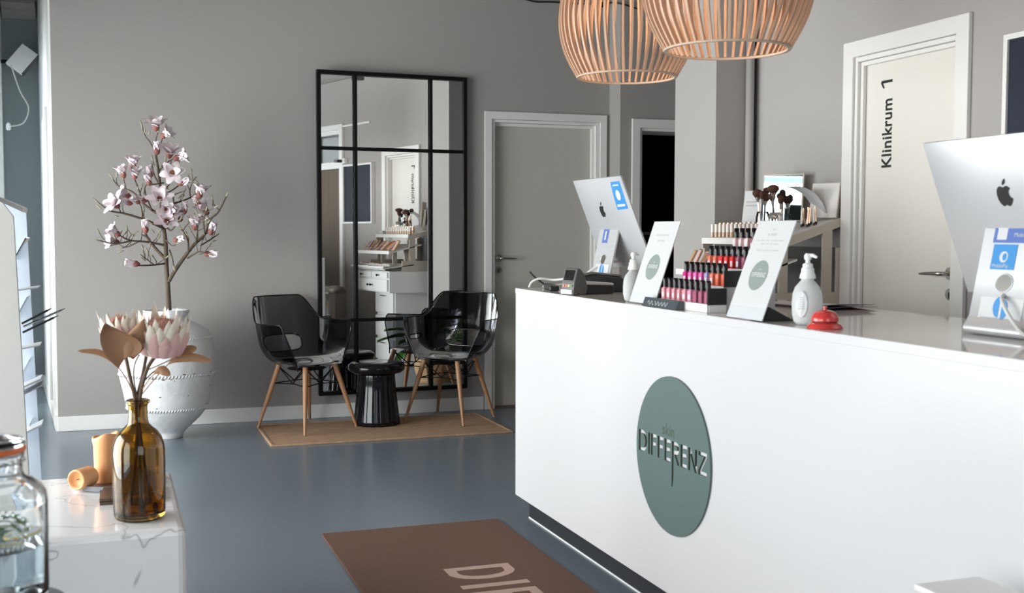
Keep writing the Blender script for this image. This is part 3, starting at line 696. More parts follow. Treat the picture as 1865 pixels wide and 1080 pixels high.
for (x, y, dx, dz) in [(283,85,-.1,1),(296,105,0,1),(315,120,.2,1),(122,362,-.3,1),(560,440,.2,1),(490,460,.6,.9),(660,500,.1,1),(655,620,.3,1),(150,560,-1,.3),(60,520,-.7,.6),(215,660,-.6,.8),(290,800,-.8,.5),(580,770,.9,.3),(340,270,-.2,1),(345,285,-.5,.8),(400,265,.1,1),(430,275,.3,1),(465,280,.5,.8),(250,420,.2,1),(285,440,.1,1),(275,410,-.1,1),(470,460,.7,.8),(540,560,.6,.7),(520,600,.2,1),(380,300,.2,1),(340,650,-.6,.8),(330,600,-.7,.4),(420,410,-.7,.6),(175,745,-.8,-.2),(650,700,.9,.4)]:
    bud(Z(x, y+18, random.uniform(-.1,.05)), (dx, random.uniform(-.4,.2), dz), random.uniform(.8,1.15))

# ------------------------------------------------------------------ marble table with bottle, candles
tb = thing('marble_table', 'low white marble block table with grey veins in the left foreground', 'table', (-.19,3.70,0))
MB().box((-.42,-.41,.0),(.378,.40,.45)).build('marble_block', M_marble, tb, bevel=.022)
bt = thing('amber_bottle', 'amber glass bottle vase holding dried proteas on the marble table', 'vase', (.068,3.447,.45))
bprof = [(.0,.0),(.060,.0),(.068,.004),(.0715,.012),(.0725,.03),(.0735,.10),(.0735,.195),(.071,.215),(.064,.237),(.052,.254),(.038,.266),(.030,.275),(.0275,.285),(.0265,.30),(.0265,.325),(.0285,.332),(.034,.336),(.034,.342),(.030,.345),(.024,.345),(.0225,.335),(.0225,.29),(.030,.270),(.050,.248),(.062,.232),(.0685,.21),(.0705,.19),(.0700,.03),(.066,.014),(.0,.011)]
MB().lathe(bprof, 64, cap0=False, cap1=False).build('bottle_glass', M_amber, bt, smooth=True)
MB().lathe([(.0,.0125),(.0655,.0150),(.0695,.03),(.0697,.055),(.0,.055)], 48, cap0=False, cap1=False).build('bottle_water', M_amber, bt, smooth=40)
# proteas
def bract(parent, name, base, dirn, L, wd, curl, matl):
    d = Vector(dirn).normalized(); side = d.cross(Vector((0,0,1)))
    if side.length < .01: side = Vector((1,0,0))
    side.normalize(); nrm = side.cross(d).normalized()
    def pf(u, v):
        s_ = (v-.5)*2; wq = wd*math.sin(PI*min(1,(u*.86+.14)))**.7
        p = Vector(base)+d*(L*u)+side*(s_*wq)+nrm*(curl*L*u*u+.25*wq*s_*s_)
        return tuple(p)
    return MB().grid(pf, 6, 4).build(name, matl, parent, smooth=True, fix=False)
def protea(label, loc, stem_pts, head, axis, rad, ht, n, tint):
    t_ = thing('dried_protea', label, 'flower', loc)
    MB().tube(spline(stem_pts, 6), .0052, 8).build('stem', M_stem, t_, smooth=True)
    ax = Vector(axis).normalized(); q = Vector((0,0,1)).rotation_difference(ax); hd = Vector(head)
    cb = MB().lathe([(.0,.0),(rad*.55,.006),(rad*.70,ht*.35),(rad*.62,ht*.65),(rad*.35,ht*.82),(.0,ht*.86)], 22, cap0=False, cap1=False).build('flower_core', M_proteaC, t_, smooth=True, loc=tuple(hd)); cb.rotation_euler = q.to_euler()
    fil = MB()
    for kk in range(70):
        a = random.uniform(0, 2*PI); r_ = rad*.6*math.sqrt(random.random())
        p0 = Vector((r_*math.cos(a), r_*math.sin(a), ht*.6)); p1 = Vector((r_*.75*math.cos(a), r_*.75*math.sin(a), ht*(.98-.25*(r_/rad))))
        fil.tube([hd+q @ p0, hd+q @ p1], [.0016,.0008], 4)
    fo = fil.build('flower_filaments', M_proteaC, t_); fo['kind'] = 'stuff'
    for ring, (cnt, r0, z0, L, flare, wd) in enumerate([(n, .48, .05, 1.0, .34, .17), (n, .62, .02, .88, .30, .19), (n, .66, -.02, .66, .34, .22), (n-1, .56, -.05, .42, .52, .25)]):
        for kk in range(cnt):
            a = 2*PI*(kk+.5*ring)/cnt+random.uniform(-.08,.08); cs, sn = math.cos(a), math.sin(a)
            base = hd+q @ Vector((rad*r0*cs, rad*r0*sn, z0*ht)); fl = flare*random.uniform(.75,1.2)
            dd = q @ Vector((cs*fl, sn*fl, 1)).normalized(); L_ = ht*L*random.uniform(.88,1.12)
            bract(t_, 'bract', base, dd, L_, rad*wd*random.uniform(.9,1.15), .10, tint if ring > 1 else M_proteaA)
    return t_
def leaf(parent, pts, wd, matl, twist=0):
    P = spline(pts, 5); n = len(P)-1
    def pf(u, v):
        i = min(n, int(round(u*n))); p = P[i]; t_ = (P[min(n,i+1)]-P[max(0,i-1)]).normalized()
        nrm = Vector((0,-1,.25+twist*u)).normalized(); s_ = t_.cross(nrm).normalized(); w_ = .0016+wd*math.sin(PI*max(0, min(1, (u-.42)/.58)))**.8
        return tuple(p+s_*(v-.5)*2*w_+nrm*(-.3*w_*(2*v-1)**2))
    return MB().grid(pf, n, 4).build('leaf', matl, parent, smooth=True, fix=False)
BX, BY, BZ = .068, 3.447, .45
pa = protea('dried pink and cream protea with an open crown, right one in the amber bottle', (BX,BY,BZ), [(-.030,.012,.016),(-.008,.004,.18),(.004,0,.335),(.026,-.006,.43),(.060,-.012,.482)], (.066,-.014,.480), (.08,-.20,1), .084, .116, 13, M_protea)
leaf(pa, [(.03,-.004,.43),(.09,.0,.455),(.135,-.01,.482),(.165,-.02,.49)], .012, M_dryleaf)
leaf(pa, [(.012,-.004,.36),(.06,-.02,.42),(.10,-.03,.458),(.15,-.03,.466),(.205,-.035,.452)], .013, M_dryleaf, .5)
leaf(pa, [(.01,-.004,.37),(.04,-.03,.415),(.065,-.04,.432),(.088,-.045,.415)], .012, M_dryleaf)
pb = protea('dried protea half hidden by a broad tan leaf, left one in the amber bottle', (BX,BY,BZ), [(.034,-.010,.016),(.012,-.002,.18),(-.006,0,.335),(-.022,.004,.42),(-.036,.008,.500)], (-.038,.010,.492), (-.12,-.05,1), .060, .105, 11, M_protea)
def broad(u, v):
    s_ = (v-.5)*2; w_ = .040*math.sin(PI*min(1, .10+u*.86))**.75
    return (-.030+.000*u-.052*u*u+s_*w_*1.25, -.058-.012*u-.02*s_*s_, .472+.100*u-.012*s_*s_+.016*s_*(1-u))
MB().grid(broad, 8, 8).build('leaf', M_dryleaf, pb, smooth=True, fix=False)
def broad2(u, v):
    s_ = (v-.5)*2; w_ = .034*math.sin(PI*min(1, .10+u*.86))**.75
    return (-.026+.045*u+s_*w_, -.066-.008*u+.012*s_*s_, .474+.108*u-.008*s_*s_)
MB().grid(broad2, 8, 8).build('leaf', M_dryleaf, pb, smooth=True, fix=False)
leaf(pb, [(-.006,0,.35),(-.032,-.01,.41),(-.068,-.02,.462),(-.105,-.02,.487),(-.157,-.02,.492)], .007, M_dryleaf)
pc = thing('bare_dried_stem', 'bare dried twig with curled side shoots between the two proteas', 'twig', (BX,BY,BZ))
MB().tube(spline([(.004,.016,.016),(.002,.010,.2),(-.002,.012,.335),(.014,.012,.41),(.026,.014,.47),(.032,.016,.50)], 6), .0048, 8).build('stem', M_stem, pc, smooth=True)
for pts in ([(-.002,.012,.35),(-.010,.0,.41),(-.006,-.01,.45),(.006,-.015,.475)], [(.012,.012,.40),(.03,.0,.44),(.05,-.005,.462)], [(.006,.012,.38),(.04,-.005,.42),(.075,-.01,.44)]):
    MB().tube(spline(pts, 5), .002, 6).build('side_shoot', M_stem, pc, smooth=True)
# candles on tray, booklets
tr = thing('round_tray', 'round grey tray with raised rim under the candles', 'tray', (.010,3.945,.45))
MB().lathe([(.0,0),(.134,0),(.139,.004),(.139,.018),(.135,.019)], 56, cap1=False).build('tray_rim', M_trayg, tr, smooth=40)
MB().lathe([(.135,.019),(.133,.006),(.0,.005)], 56, cap0=False, cap1=False).build('tray_inside', M_trayin, tr, smooth=40)
cd = thing('tall_candle', 'tall peach pillar candle with a melted top standing on the grey tray', 'candle', (-.024,3.955,.456))
cprof = [(.0,0),(.036,0),(.0375,.004),(.0375,.06),(.039,.12),(.041,.146),(.040,.154),(.036,.156),(.031,.148),(.026,.132),(.0,.126)]
def wavy(b):
    for i, (x, y, z) in enumerate(b.v):
        if z > .12: a = math.atan2(y, x); b.v[i] = (x*(1+.05*math.sin(2*a+1)), y*(1+.05*math.sin(3*a)), z+.008*math.sin(a*1.0+2.2)+.004*math.sin(3*a))
    return b
wavy(MB().lathe(cprof, 40, cap0=False, cap1=False)).build('wax', M_terracotta, cd, smooth=True)
MB().tube([(0,0,.126),(.002,0,.142)], .0015, 6).build('wick', M_ink, cd)
c2 = thing('short_candle', 'short peach candle lying on its side on the grey tray', 'candle', (-.100,3.872,.490))
c2b = MB().lathe([(.0,.0),(.030,.0),(.0325,.006),(.033,.065),(.032,.072),(.028,.074),(.025,.064),(.0,.058)], 36, cap0=False, cap1=False).build('wax', M_terracotta, c2, smooth=True, loc=(.030,.030,0)); c2b.rotation_euler = (R(90), 0, R(-38))
c2w = MB().tube([(-.004,-.012,0),(-.012,-.022,0)], .0014, 6).build('wick', M_ink, c2)
for i, (lb, z, dx, rz) in enumerate([('lower dark brown booklet on the marble table behind the amber bottle', .45, 0, 0), ('upper dark brown booklet with glossy cover behind the amber bottle', .4595, .006, R(-4))]):
    bk = thing('booklet', lb, 'booklet', (.045+dx,3.745,z), rz, 'brown booklets on the marble table')
    MB().box((-.088,-.105,.0),(.088,.105,.0015)).build('back_cover', M_book, bk); MB().box((-.086,-.103,.0015),(.086,.103,.0075)).build('pages', M_brown, bk); MB().box((-.088,-.105,.0075),(.088,.105,.009)).build('cover', M_book, bk)

# ------------------------------------------------------------------ glass jar on a round side table
JX, JY = -.197, 2.0; TZ = .672
sd = thing('side_table', 'dark grey round side table under the glass drinks jar', 'table', (JX,JY,0))
MB().lathe([(.0,TZ-.02),(.120,TZ-.02),(.123,TZ-.014),(.123,TZ-.004),(.120,TZ),(.0,TZ)], 56, cap0=False, cap1=False).build('table_top', M_trayg, sd, smooth=40)
MB().lathe([(.02,.02),(.02,TZ-.02)], 20).build('pedestal', M_trayg, sd, smooth=40); MB().lathe([(.0,0),(.13,0),(.13,.012),(.02,.022),(.0,.022)], 40, cap0=False, cap1=False).build('foot', M_trayg, sd, smooth=40)
jr = thing('glass_jar', 'clear embossed glass clip jar of infused water in the left foreground', 'jar', (JX,JY,TZ))
jo = [(.0,.0),(.080,.0),(.090,.006),(.093,.016),(.094,.03),(.094,.170),(.092,.184),(.084,.197),(.070,.206),(.060,.212),(.057,.220),(.057,.240),(.060,.243),(.060,.250),(.054,.252),(.052,.246),(.052,.214),(.066,.200),(.080,.190),(.0875,.178),(.0895,.165),(.0895,.03),(.085,.014),(.0,.010)]
MB().lathe(jo, 72, cap0=False, cap1=False).build('jar_glass', M_glass, jr, smooth=True)
MB().lathe([(.0,.0108),(.0845,.0148),(.0889,.03),(.0889,.102),(.0,.102)], 64, cap0=False, cap1=False).build('infused_water', M_water, jr, smooth=40)
gk = MB().lathe([(.050,.2525),(.0625,.2525),(.0635,.256),(.0625,.2605),(.050,.2605)], 48, cap0=False, cap1=False); gk.build('rubber_gasket', M_orange, jr, smooth=40)
MB().lathe([(.0,.261),(.060,.261),(.063,.264),(.062,.270),(.052,.274),(.030,.278),(.0,.279)], 48, cap0=False, cap1=False).build('jar_lid', M_glass, jr, smooth=True)
MB().tube([(.0605*math.cos(a), .0605*math.sin(a), .237) for a in [2*PI*k/40 for k in range(41)]], .0016, 6).build('wire_clip', M_steel, jr, smooth=True)
MB().tube(spline([(.0,-.062,.237),(.004,-.068,.25),(.004,-.067,.268),(.0,-.05,.279)], 5), .0016, 6).build('wire_clip', M_steel, jr, smooth=True)
# embossed emblem: arch bands, small line and a script-like word, wrapped on the jar
def wrap(u, v, r=.0945): a = R(-72)+u/r; return (r*math.cos(a), r*math.sin(a), v)
em = MB()
for rr in (.041,.033):
    em.tube([wrap(rr*math.cos(a), .118+rr*1.0*math.sin(a)) for a in [R(15+150*k/24) for k in range(25)]], .0018, 6)
eo = em.build('embossed_arch', M_glass, jr, smooth=True)
ew = MB()
ew.tube(spline([wrap(-.048+.0042*k, .112+(.015 if k % 2 else -.006)+(.010 if k % 7 == 1 else 0)) for k in range(24)], 4), .0013, 6)
ew.build('embossed_script', M_glass, jr, smooth=True)
ed = MB()
for k in range(13):
    a = R(22+136*k/12); ed.tube([wrap(.047*math.cos(a), .118+.047*math.sin(a)), wrap(.056*math.cos(a+.03), .118+.056*math.sin(a+.03))], .0016, 6)
ed.build('embossed_marks', M_glass, jr, smooth=True)
# lemon slices and mint floating on the water
for i, (x, y, rz) in enumerate([(.03,-.045,0),(-.02,-.05,1.0),(.055,-.01,2.1),(-.045,.02,.5)]):
    lm = thing('lemon_slice', ['front lemon slice floating in the glass jar','left lemon slice floating in the glass jar','right lemon slice floating against the jar wall','rear lemon slice floating in the glass jar'][i], 'lemon slice', (JX+x,JY+y,TZ+.108+.004*i), rz, 'lemon slices in the jar')
    MB().lathe([(.0,0),(.026,0),(.026,.004),(.0,.004)], 24, cap0=False, cap1=False).build('flesh', M_wplastic, lm); MB().lathe([(.026,-.0003),(.029,.0),(.029,.004),(.026,.0043)], 24, cap0=False, cap1=False).build('rind', M_lemon, lm, smooth=True)
    lm.rotation_euler = (random.uniform(-.2,.2), random.uniform(-.2,.2), rz)
mn = thing('mint_sprig', 'green mint leaves floating on the water in the glass jar', 'herb', (JX,JY,TZ+.122))
for kk in range(11):
    a = R(-150+25*kk); p = Vector((.055*math.cos(a), .055*math.sin(a), random.uniform(-.006,.010)))
    def pf(u, v, a=a, p=p): s_ = (v-.5)*2; w_ = .010*math.sin(PI*min(1,.06+u*.9)); return (p.x+.034*(u-.5)*-math.sin(a)+s_*w_*math.cos(a), p.y+.034*(u-.5)*math.cos(a)+s_*w_*math.sin(a), p.z+.006*math.sin(PI*u)+.003*s_*s_)
    MB().grid(pf, 5, 4).build('leaf', M_mint, mn, smooth=True, fix=False)

# ------------------------------------------------------------------ leaflet rack at the left
rk = thing('leaflet_rack', 'upright white leaflet rack with clear pockets at the left edge', 'rack', (-.36,5.0,0))
MB().prism([(-.22,0),(.045,0),(.0,1.335),(-.045,1.40),(-.22,1.43)], lambda x, z, t: (x, t, z), -.02, .0).build('side_panel', M_rackpanel, rk, bevel=.003)
MB().prism([(-.22,0),(.075,0),(.030,1.37),(-.22,1.43)], lambda x, z, t: (x, t, z), .22, .235).build('back_panel', M_frost, rk)
MB().prism([(-.22,0),(.045,0),(.04,.03),(-.22,.03)], lambda x, z, t: (x, t, z), .001, .219).build('foot_plate', M_casing, rk)
MB().prism([(-.22,1.443),(-.05,1.412),(.035,1.372),(.035,1.352),(-.05,1.395),(-.22,1.43)], lambda x, z, t: (x, t, z), -.03, .24).build('top_rail', M_steel, rk)
for z in (.40,.66,.92,1.16):
    MB().prism([(.012,z),(.060,z+.09),(.063,z+.088),(.015,z-.003)], lambda x, zz_, t: (x-.02, t, zz_), .002, .218).build('pocket', M_clear, rk, solid=.002)
for i, (z, tilt_, lb, c_) in enumerate([(.40,.9,'bottom grey leaflet sticking out of the rack',M_paper),(.56,.95,'lower silver leaflet sticking out of the rack',M_trayg),(.59,.9,'second silver leaflet sticking out of the rack',M_paper),(.76,.35,'pale leaflet standing in the middle rack pocket',M_paper),(1.0,.3,'pale leaflet standing in the upper rack pocket',M_paper)]):
    lf = MB().prism([(-.05,0),(.058,.045*tilt_*1.2),(.058,.049*tilt_*1.2+.003),(-.05,.006)], lambda x, zz_, t: (x, t, zz_), .0, .15).build('leaflet', c_, None, loc=(-.335,5.03,z+.03)); tag(lf, lb, 'leaflet', 'leaflets in the rack')
for i, (z, lb, m_) in enumerate([(.88,'upper black pen poking out of the leaflet rack',M_blkplastic),(.84,'lower long black pen poking out of the leaflet rack',M_blkplastic),(.86,'silver pen poking out of the leaflet rack',M_chrome)]):
    pn = thing('pen', lb, 'pen', (-.345,5.06+.04*i,z+.02), 0, 'pens in the rack')
    d = Vector((.8,0,.42-.03*i)).normalized(); L_ = .13+.025*i
    MB().tube([Vector((0,0,0)), d*L_*.86], .0045, 8).build('barrel', m_, pn, smooth=40); MB().tube([d*L_*.86, d*L_], [.004,.0012], 8).build('tip', M_steel, pn, smooth=40)

# white pedestal near the camera, lower right
pd = thing('white_pedestal', 'white square pedestal box close to the camera at the lower right corner', 'pedestal', (1.535,1.60,0))
MB().box((-.075,-.2,.03),(.075,.2,.585)).build('pedestal_body', M_counter, pd, bevel=.004); MB().box((-.078,-.203,.5855),(.078,.203,.6)).build('pedestal_top', M_top, pd, bevel=.004); MB().box((-.06,-.185,0),(.06,.185,.03)).build('pedestal_foot', M_plinth, pd)

# ------------------------------------------------------------------ pendant lamps
SL = None
def lamp(label, loc):
    global SL
    L = thing('pendant_lamp', label, 'lamp', loc, 0, 'slatted birch pendant lamps over the counter')
    # local z = 0 at the bottom ring
    rp = [(.197,0),(.226,.05),(.249,.10),(.264,.155),(.270,.21),(.267,.27),(.256,.33),(.236,.39),(.206,.45),(.168,.51),(.125,.565),(.085,.61)]
    P = spline([(r, 0, z) for r, z in rp], 3)
    if SL is None:
        b = MB(); n = len(P); wt = .0042
        vs = []; fs = []
        for i, p in enumerate(P):
            t_ = (P[min(i+1,n-1)]-P[max(i-1,0)]).normalized(); nr = Vector((t_.z,0,-t_.x)); o_ = p; q = p-nr*.013
            vs += [(o_.x,-wt,o_.z),(o_.x,wt,o_.z),(q.x,wt,q.z),(q.x,-wt,q.z)]
        for i in range(n-1):
            for kk in range(4): fs.append((4*i+kk, 4*i+(kk+1) % 4, 4*i+4+(kk+1) % 4, 4*i+4+kk))
        fs += [(3,2,1,0), (4*n-4,4*n-3,4*n-2,4*n-1)]
        SL = MB().add(vs, fs).mesh('slat', M_birch, False)
    for kk in range(48):
        o = bpy.data.objects.new('slat', SL); COL.objects.link(o); o.parent = L; o.rotation_euler = (0,0,2*PI*kk/48+.03)
    MB().lathe([(.186,-.002),(.197,-.002),(.199,.002),(.197,.005),(.187,.005),(.186,-.002)], 72, cap0=False, cap1=False).build('bottom_ring', M_ply, L, smooth=40)
    MB().lathe([(.060,.600),(.088,.600),(.088,.615),(.060,.615),(.060,.600)], 48, cap0=False, cap1=False).build('top_ring', M_ply, L, smooth=40)
    MB().lathe([(.0,.615),(.062,.615),(.062,.622),(.012,.63),(.0,.63)], 32, cap0=False, cap1=False).build('canopy_plate', M_ply, L, smooth=40)
    MB().lathe([(.0,.52),(.020,.52),(.022,.555),(.016,.565),(.016,.61),(.0,.61)], 20, cap0=False, cap1=False).build('lamp_socket', M_blkplastic, L, smooth=40)
    MB().lathe([(.0,.405),(.020,.408),(.035,.425),(.041,.455),(.036,.485),(.020,.515),(.016,.521)], 24, cap0=False, cap1=False).build('bulb', M_bulb, L, smooth=True)
    MB().tube([(0,0,.63),(0,0,H_C-loc[2]-.03)], .003, 8).build('cord', M_blkplastic, L)
    MB().lathe([(.0,H_C-loc[2]-.03),(.045,H_C-loc[2]-.03),(.05,H_C-loc[2]-.002)], 24).build('ceiling_rose', M_blkplastic, L, smooth=40)
    ld_ = bpy.data.lights.new('bulb_light', 'POINT'); ld_.energy = 3; ld_.color = (1,.72,.45); ld_.shadow_soft_size = .04
    lo = bpy.data.objects.new('bulb_light', ld_); COL.objects.link(lo); lo.parent = L; lo.location = (0,0,.37)
    return L
lamp('left slatted birch pendant lamp hanging further back over the counter', (1.932,4.148,1.884))
lamp('right slatted birch pendant lamp hanging nearer over the counter', (1.834,3.20,1.846))
cb = thing('swagged_cable', 'black lamp cable clipped along the top of the back wall behind the left pendant lamp', 'cable', (3.44,7.745,2.93))
MB().tube(spline([(-.92,.03,.09),(-.59,.03,-.006),(-.40,.03,-.006),(-.02,.03,-.002)], 6), .006, 8).build('cable', M_blkplastic, cb, smooth=True)
MB().tube(spline([(-.59,.03,.10),(-.3,.03,.04),(-.02,.03,.0)], 6), .006, 8).build('cable', M_blkplastic, cb, smooth=True)
MB().tube(spline([(-.02,.02,.0),(.0,-.12,-.01),(.06,-.175,-.03),(.22,-.175,-.05),(.5,-.175,.04)], 6), .006, 8).build('cable', M_blkplastic, cb, smooth=True)
MB().lathe([(.0,-.02),(.014,-.016),(.014,.016),(.0,.02)], 12, (-.02,.028,.0), cap0=False, cap1=False).build('clip', M_black, cb, smooth=True)

# ------------------------------------------------------------------ computers on the counter
TOPZ = 1.0275
def apple_poly(s):
    pts = [(0,.36),(.10,.40),(.22,.43),(.34,.38),(.42,.29),(.33,.22),(.28,.10),(.30,-.04),(.36,-.13),(.46,-.19),(.40,-.33),(.30,-.46),(.20,-.54),(.10,-.53),(0,-.49),(-.10,-.53),(-.20,-.54),(-.30,-.47),(-.40,-.32),(-.46,-.12),(-.46,.08),(-.42,.23),(-.33,.36),(-.20,.42),(-.10,.40)]
    sp = spline([(x*s, y*s, 0) for x, y in pts]+[(0,.36*s,0)], 3)
    return [(p.x, p.y) for p in sp[:-1]]
def apple_leaf(s):
    pts = [(-.01,.47),(.0,.58),(.07,.69),(.17,.76),(.22,.77),(.22,.66),(.16,.55),(.06,.48)]
    return [(x*s, y*s) for x, y in pts]
def computer(label, loc, stickers, cable_pts):
    """back of an aluminium all-in-one; local -x is the back, y the width, z up, origin on the counter under the leg bend"""
    cpt = thing('desktop_computer', label, 'computer', loc, 0, 'aluminium desktop computers on the counter')
    tl = R(22); W2 = .258; HH = .418
    ex_ = Vector((-math.sin(tl), 0, math.cos(tl)))      # up along the screen
    en = Vector((-math.cos(tl), 0, -math.sin(tl)))      # outward from the back
    b0 = Vector((.172, 0, .095))                        # bottom centre of the back edge
    def pt(s, t, bul): return tuple(b0+ex_*(t*HH)+Vector((0, s*W2, 0))+en*bul)
    def back(u, v):
        s = 1-2*u; bul = .022*max(0, 1-abs(s)**2.6)*max(0, 1-abs(2*v-1)**2.6); return pt(s, v, bul+.004)
    sh = MB().grid(back, 28, 24)
    bd = sh.build('back_shell', M_alu, cpt, smooth=True)
    e = MB()
    for (s0, t0, s1, t1) in ((-1,0,1,0),(1,0,1,1),(1,1,-1,1),(-1,1,-1,0)):
        e.add([pt(s0,t0,.004),pt(s1,t1,.004),pt(s1,t1,-.003),pt(s0,t0,-.003)], [(0,1,2,3)])
    e.build('side_band', M_alu, cpt)
    g = MB().add([pt(-1,0,-.003),pt(1,0,-.003),pt(1,1,-.003),pt(-1,1,-.003)], [(0,1,2,3)]); g.build('screen', M_screen, cpt)
    # logo
    cz = .66
    def lg(x, y, t): s = -x/W2; v = cz+y/HH; bul = .022*max(0, 1-abs(s)**2.6)*max(0, 1-abs(2*v-1)**2.6)+.0046+t; return pt(s, v, bul)
    lb = MB().prism(apple_poly(.052), lg, 0, .0006).prism(apple_leaf(.052), lg, 0, .0006); lb.build('logo', M_ink, cpt)
    # bent stand
    hinge = b0+ex_*(HH*.50)+en*.004
    pr_ = [hinge+Vector((.012,0,.004)), hinge+Vector((-.006,0,.002)), Vector((.034,0,.045)), Vector((.018,0,.022)), Vector((.018,0,.008)), Vector((.030,0,.001)), Vector((.19,0,.001))]
    prs = spline([tuple(p) for p in [pr_[0], pr_[1]]], 1)[:-1]+[pr_[1], pr_[1].lerp(pr_[2], .33), pr_[1].lerp(pr_[2], .66)]+spline([tuple(p) for p in pr_[2:6]], 4)+[pr_[6]]
    sm = MB(); n = len(prs); vs = []; fs = []
    for i, p in enumerate(prs):
        t_ = (prs[min(i+1,n-1)]-prs[max(i-1,0)]).normalized(); nr = Vector((t_.z,0,-t_.x))
        q = p+nr*-.007; hwid = .098
        vs += [(p.x,-hwid,p.z),(p.x,hwid,p.z),(q.x,hwid,q.z),(q.x,-hwid,q.z)]
    for i in range(n-1):
        for kk in range(4): fs.append((4*i+kk, 4*i+(kk+1) % 4, 4*i+4+(kk+1) % 4, 4*i+4+kk))
    fs += [(3,2,1,0), (4*n-4,4*n-3,4*n-2,4*n-1)]
    sm.add(vs, fs); stand = sm.build('stand', M_alu, cpt, smooth=40)
    for v_ in stand.data.vertices:
        if v_.co.z < .0: v_.co.z = 0
    # place on the leg: q along the leg from hinge (0) to bend (1), y sideways
    A_, B_ = pr_[1], pr_[2]; ld_ = (B_-A_).normalized(); ln_ = Vector((ld_.z, 0, -ld_.x)); ln_ = ln_ if ln_.x < 0 else -ln_
    outer = max((Vector(v)-A_).dot(ln_) for v in [prs[2], prs[2]+Vector((0,0,0))])
    t0 = (prs[3]-prs[2]).normalized(); nr0 = Vector((t0.z,0,-t0.x))*-.007
    base_out = max(0, nr0.dot(ln_))+.0008
    def onleg(q, y, d=0): return A_.lerp(B_, q)+Vector((0,y,0))+ln_*(base_out+d)
    def plate(name, q0, q1, y0, y1, m_, par, d=0):
        return MB().add([tuple(onleg(q0,y0,d)),tuple(onleg(q0,y1,d)),tuple(onleg(q1,y1,d)),tuple(onleg(q1,y0,d)),tuple(onleg(q0,y0,d+.0005)),tuple(onleg(q0,y1,d+.0005)),tuple(onleg(q1,y1,d+.0005)),tuple(onleg(q1,y0,d+.0005))], [(0,1,2,3),(7,6,5,4),(0,4,5,1),(1,5,6,2),(2,6,7,3),(3,7,4,0)]).build(name, m_, par)
    hole = MB(); cn = onleg(.655, .0); hole.add([tuple(cn+Vector((0, .027*math.cos(a), 0))+ld_*.022*math.sin(a)+ln_*.0004) for a in [2*PI*k/32 for k in range(32)]], [tuple(range(32))]); hole.build('cable_hole', M_steel, cpt)
    ring = MB().tube([tuple(cn+Vector((0, .027*math.cos(a), 0))+ld_*.022*math.sin(a)) for a in [2*PI*k/32 for k in range(33)]], .0018, 6, caps=False); ring.build('hole_rim', M_alu, cpt, smooth=True)
    def txt(s, size, q, y, m_, par, d=.0012, **kw):
        p = onleg(q, y, d); text_obj('sticker_lettering', s, size, m_, par, frame(p, (0,-1,0), tuple(-ld_)), **kw)
    if 'pay' in stickers:
        s1 = plate('sticker', .06,.26,-.10,.062, M_indigo, cpt); tag(s1, 'indigo payment sticker across the stand')
        plate('sticker_panel', .09,.23,.018,.050, M_paper, s1, .0007); txt('MobilePay', .015, .20, -.005, M_paper, s1, align='LEFT')
        s2 = plate('sticker', .275,.525,-.022,.056, M_blue, cpt); tag(s2, 'blue payment sticker with round white emblem')
        p = onleg(.40, .016); em_ = MB().add([tuple(p+Vector((0,.014*math.cos(a),0))+ld_*.014*math.sin(a)+ln_*.0012) for a in [2*PI*k/24 for k in range(24)]], [tuple(range(24))]); em_.build('sticker_emblem', M_paper, s2)
        p = onleg(.40, .013); em_ = MB().add([tuple(p+Vector((0,.007*math.cos(a),0))+ld_*.009*math.sin(a)+ln_*.0015) for a in [2*PI*k/24 for k in range(24)]], [tuple(range(24))]); em_.build('sticker_emblem', M_blue, s2)
        txt('MobilePay', .0135, .505, .051, M_paper, s2)
    if 'lilblue' in stickers:
        s1 = plate('sticker', .10,.36,-.005,.05, M_indigo, cpt); tag(s1, 'small indigo sticker on the stand'); plate('sticker_line', .15,.31,.014,.028, M_paper, s1, .0007)
    q0 = .80 if 'pay' in stickers else .74
    s3 = plate('sticker', q0,q0+.24,-.075,.066, M_paper, cpt); tag(s3, 'square white sticker with a blue round mark')
    p = onleg(q0+.105, -.004)
    for sgn in (-1, 1):
        hm = MB().add([tuple(p+Vector((0,-sgn*.004,0))+Vector((0,-sgn*.021*math.sin(a),0))+ld_*(.026*math.cos(a)+sgn*.003)+ln_*.001) for a in [PI*k/14 for k in range(15)]], [tuple(range(15))]); hm.build('sticker_mark', M_blue, s3)
    MB().add([tuple(onleg(q0+.20,y_,.001)) for y_ in (-.065,.058)]+[tuple(onleg(q0+.212,y_,.001)) for y_ in (.058,-.065)], [(0,1,2,3)]).build('sticker_line', M_greytxt, s3)
    if 'corner' in stickers:      # blue sticker at the upper right of the back
        def cs(x, y, t): s = x; v = y; bul = .022*max(0, 1-abs(s)**2.6)*max(0, 1-abs(2*v-1)**2.6)+.0048+t; return pt(s, v, bul)
        s4 = MB().grid(lambda u, v: cs(-.58-.32*u, .66+.29*v, 0), 6, 6).build('sticker', M_blue, cpt); tag(s4, 'blue payment sticker in the corner of the back')
        MB().add([cs(-.74+.07*math.cos(a), .81+.055*math.sin(a), .0006) for a in [2*PI*k/20 for k in range(20)]], [tuple(range(20))]).build('sticker_emblem', M_paper, s4)
        MB().add([cs(-.62,.69,.0006),cs(-.86,.69,.0006),cs(-.86,.715,.0006),cs(-.62,.715,.0006)], [(0,1,2,3)]).build('sticker_lettering', M_paper, s4)
        MB().add([cs(-.64,.905,.0006),cs(-.84,.905,.0006),cs(-.84,.92,.0006),cs(-.64,.92,.0006)], [(0,1,2,3)]).build('sticker_lettering', M_paper, s4)
    if cable_pts:
        MB().tube(spline(cable_pts, 6), .0048, 8).build('power_lead', M_cable, cpt, smooth=True)
    return cpt
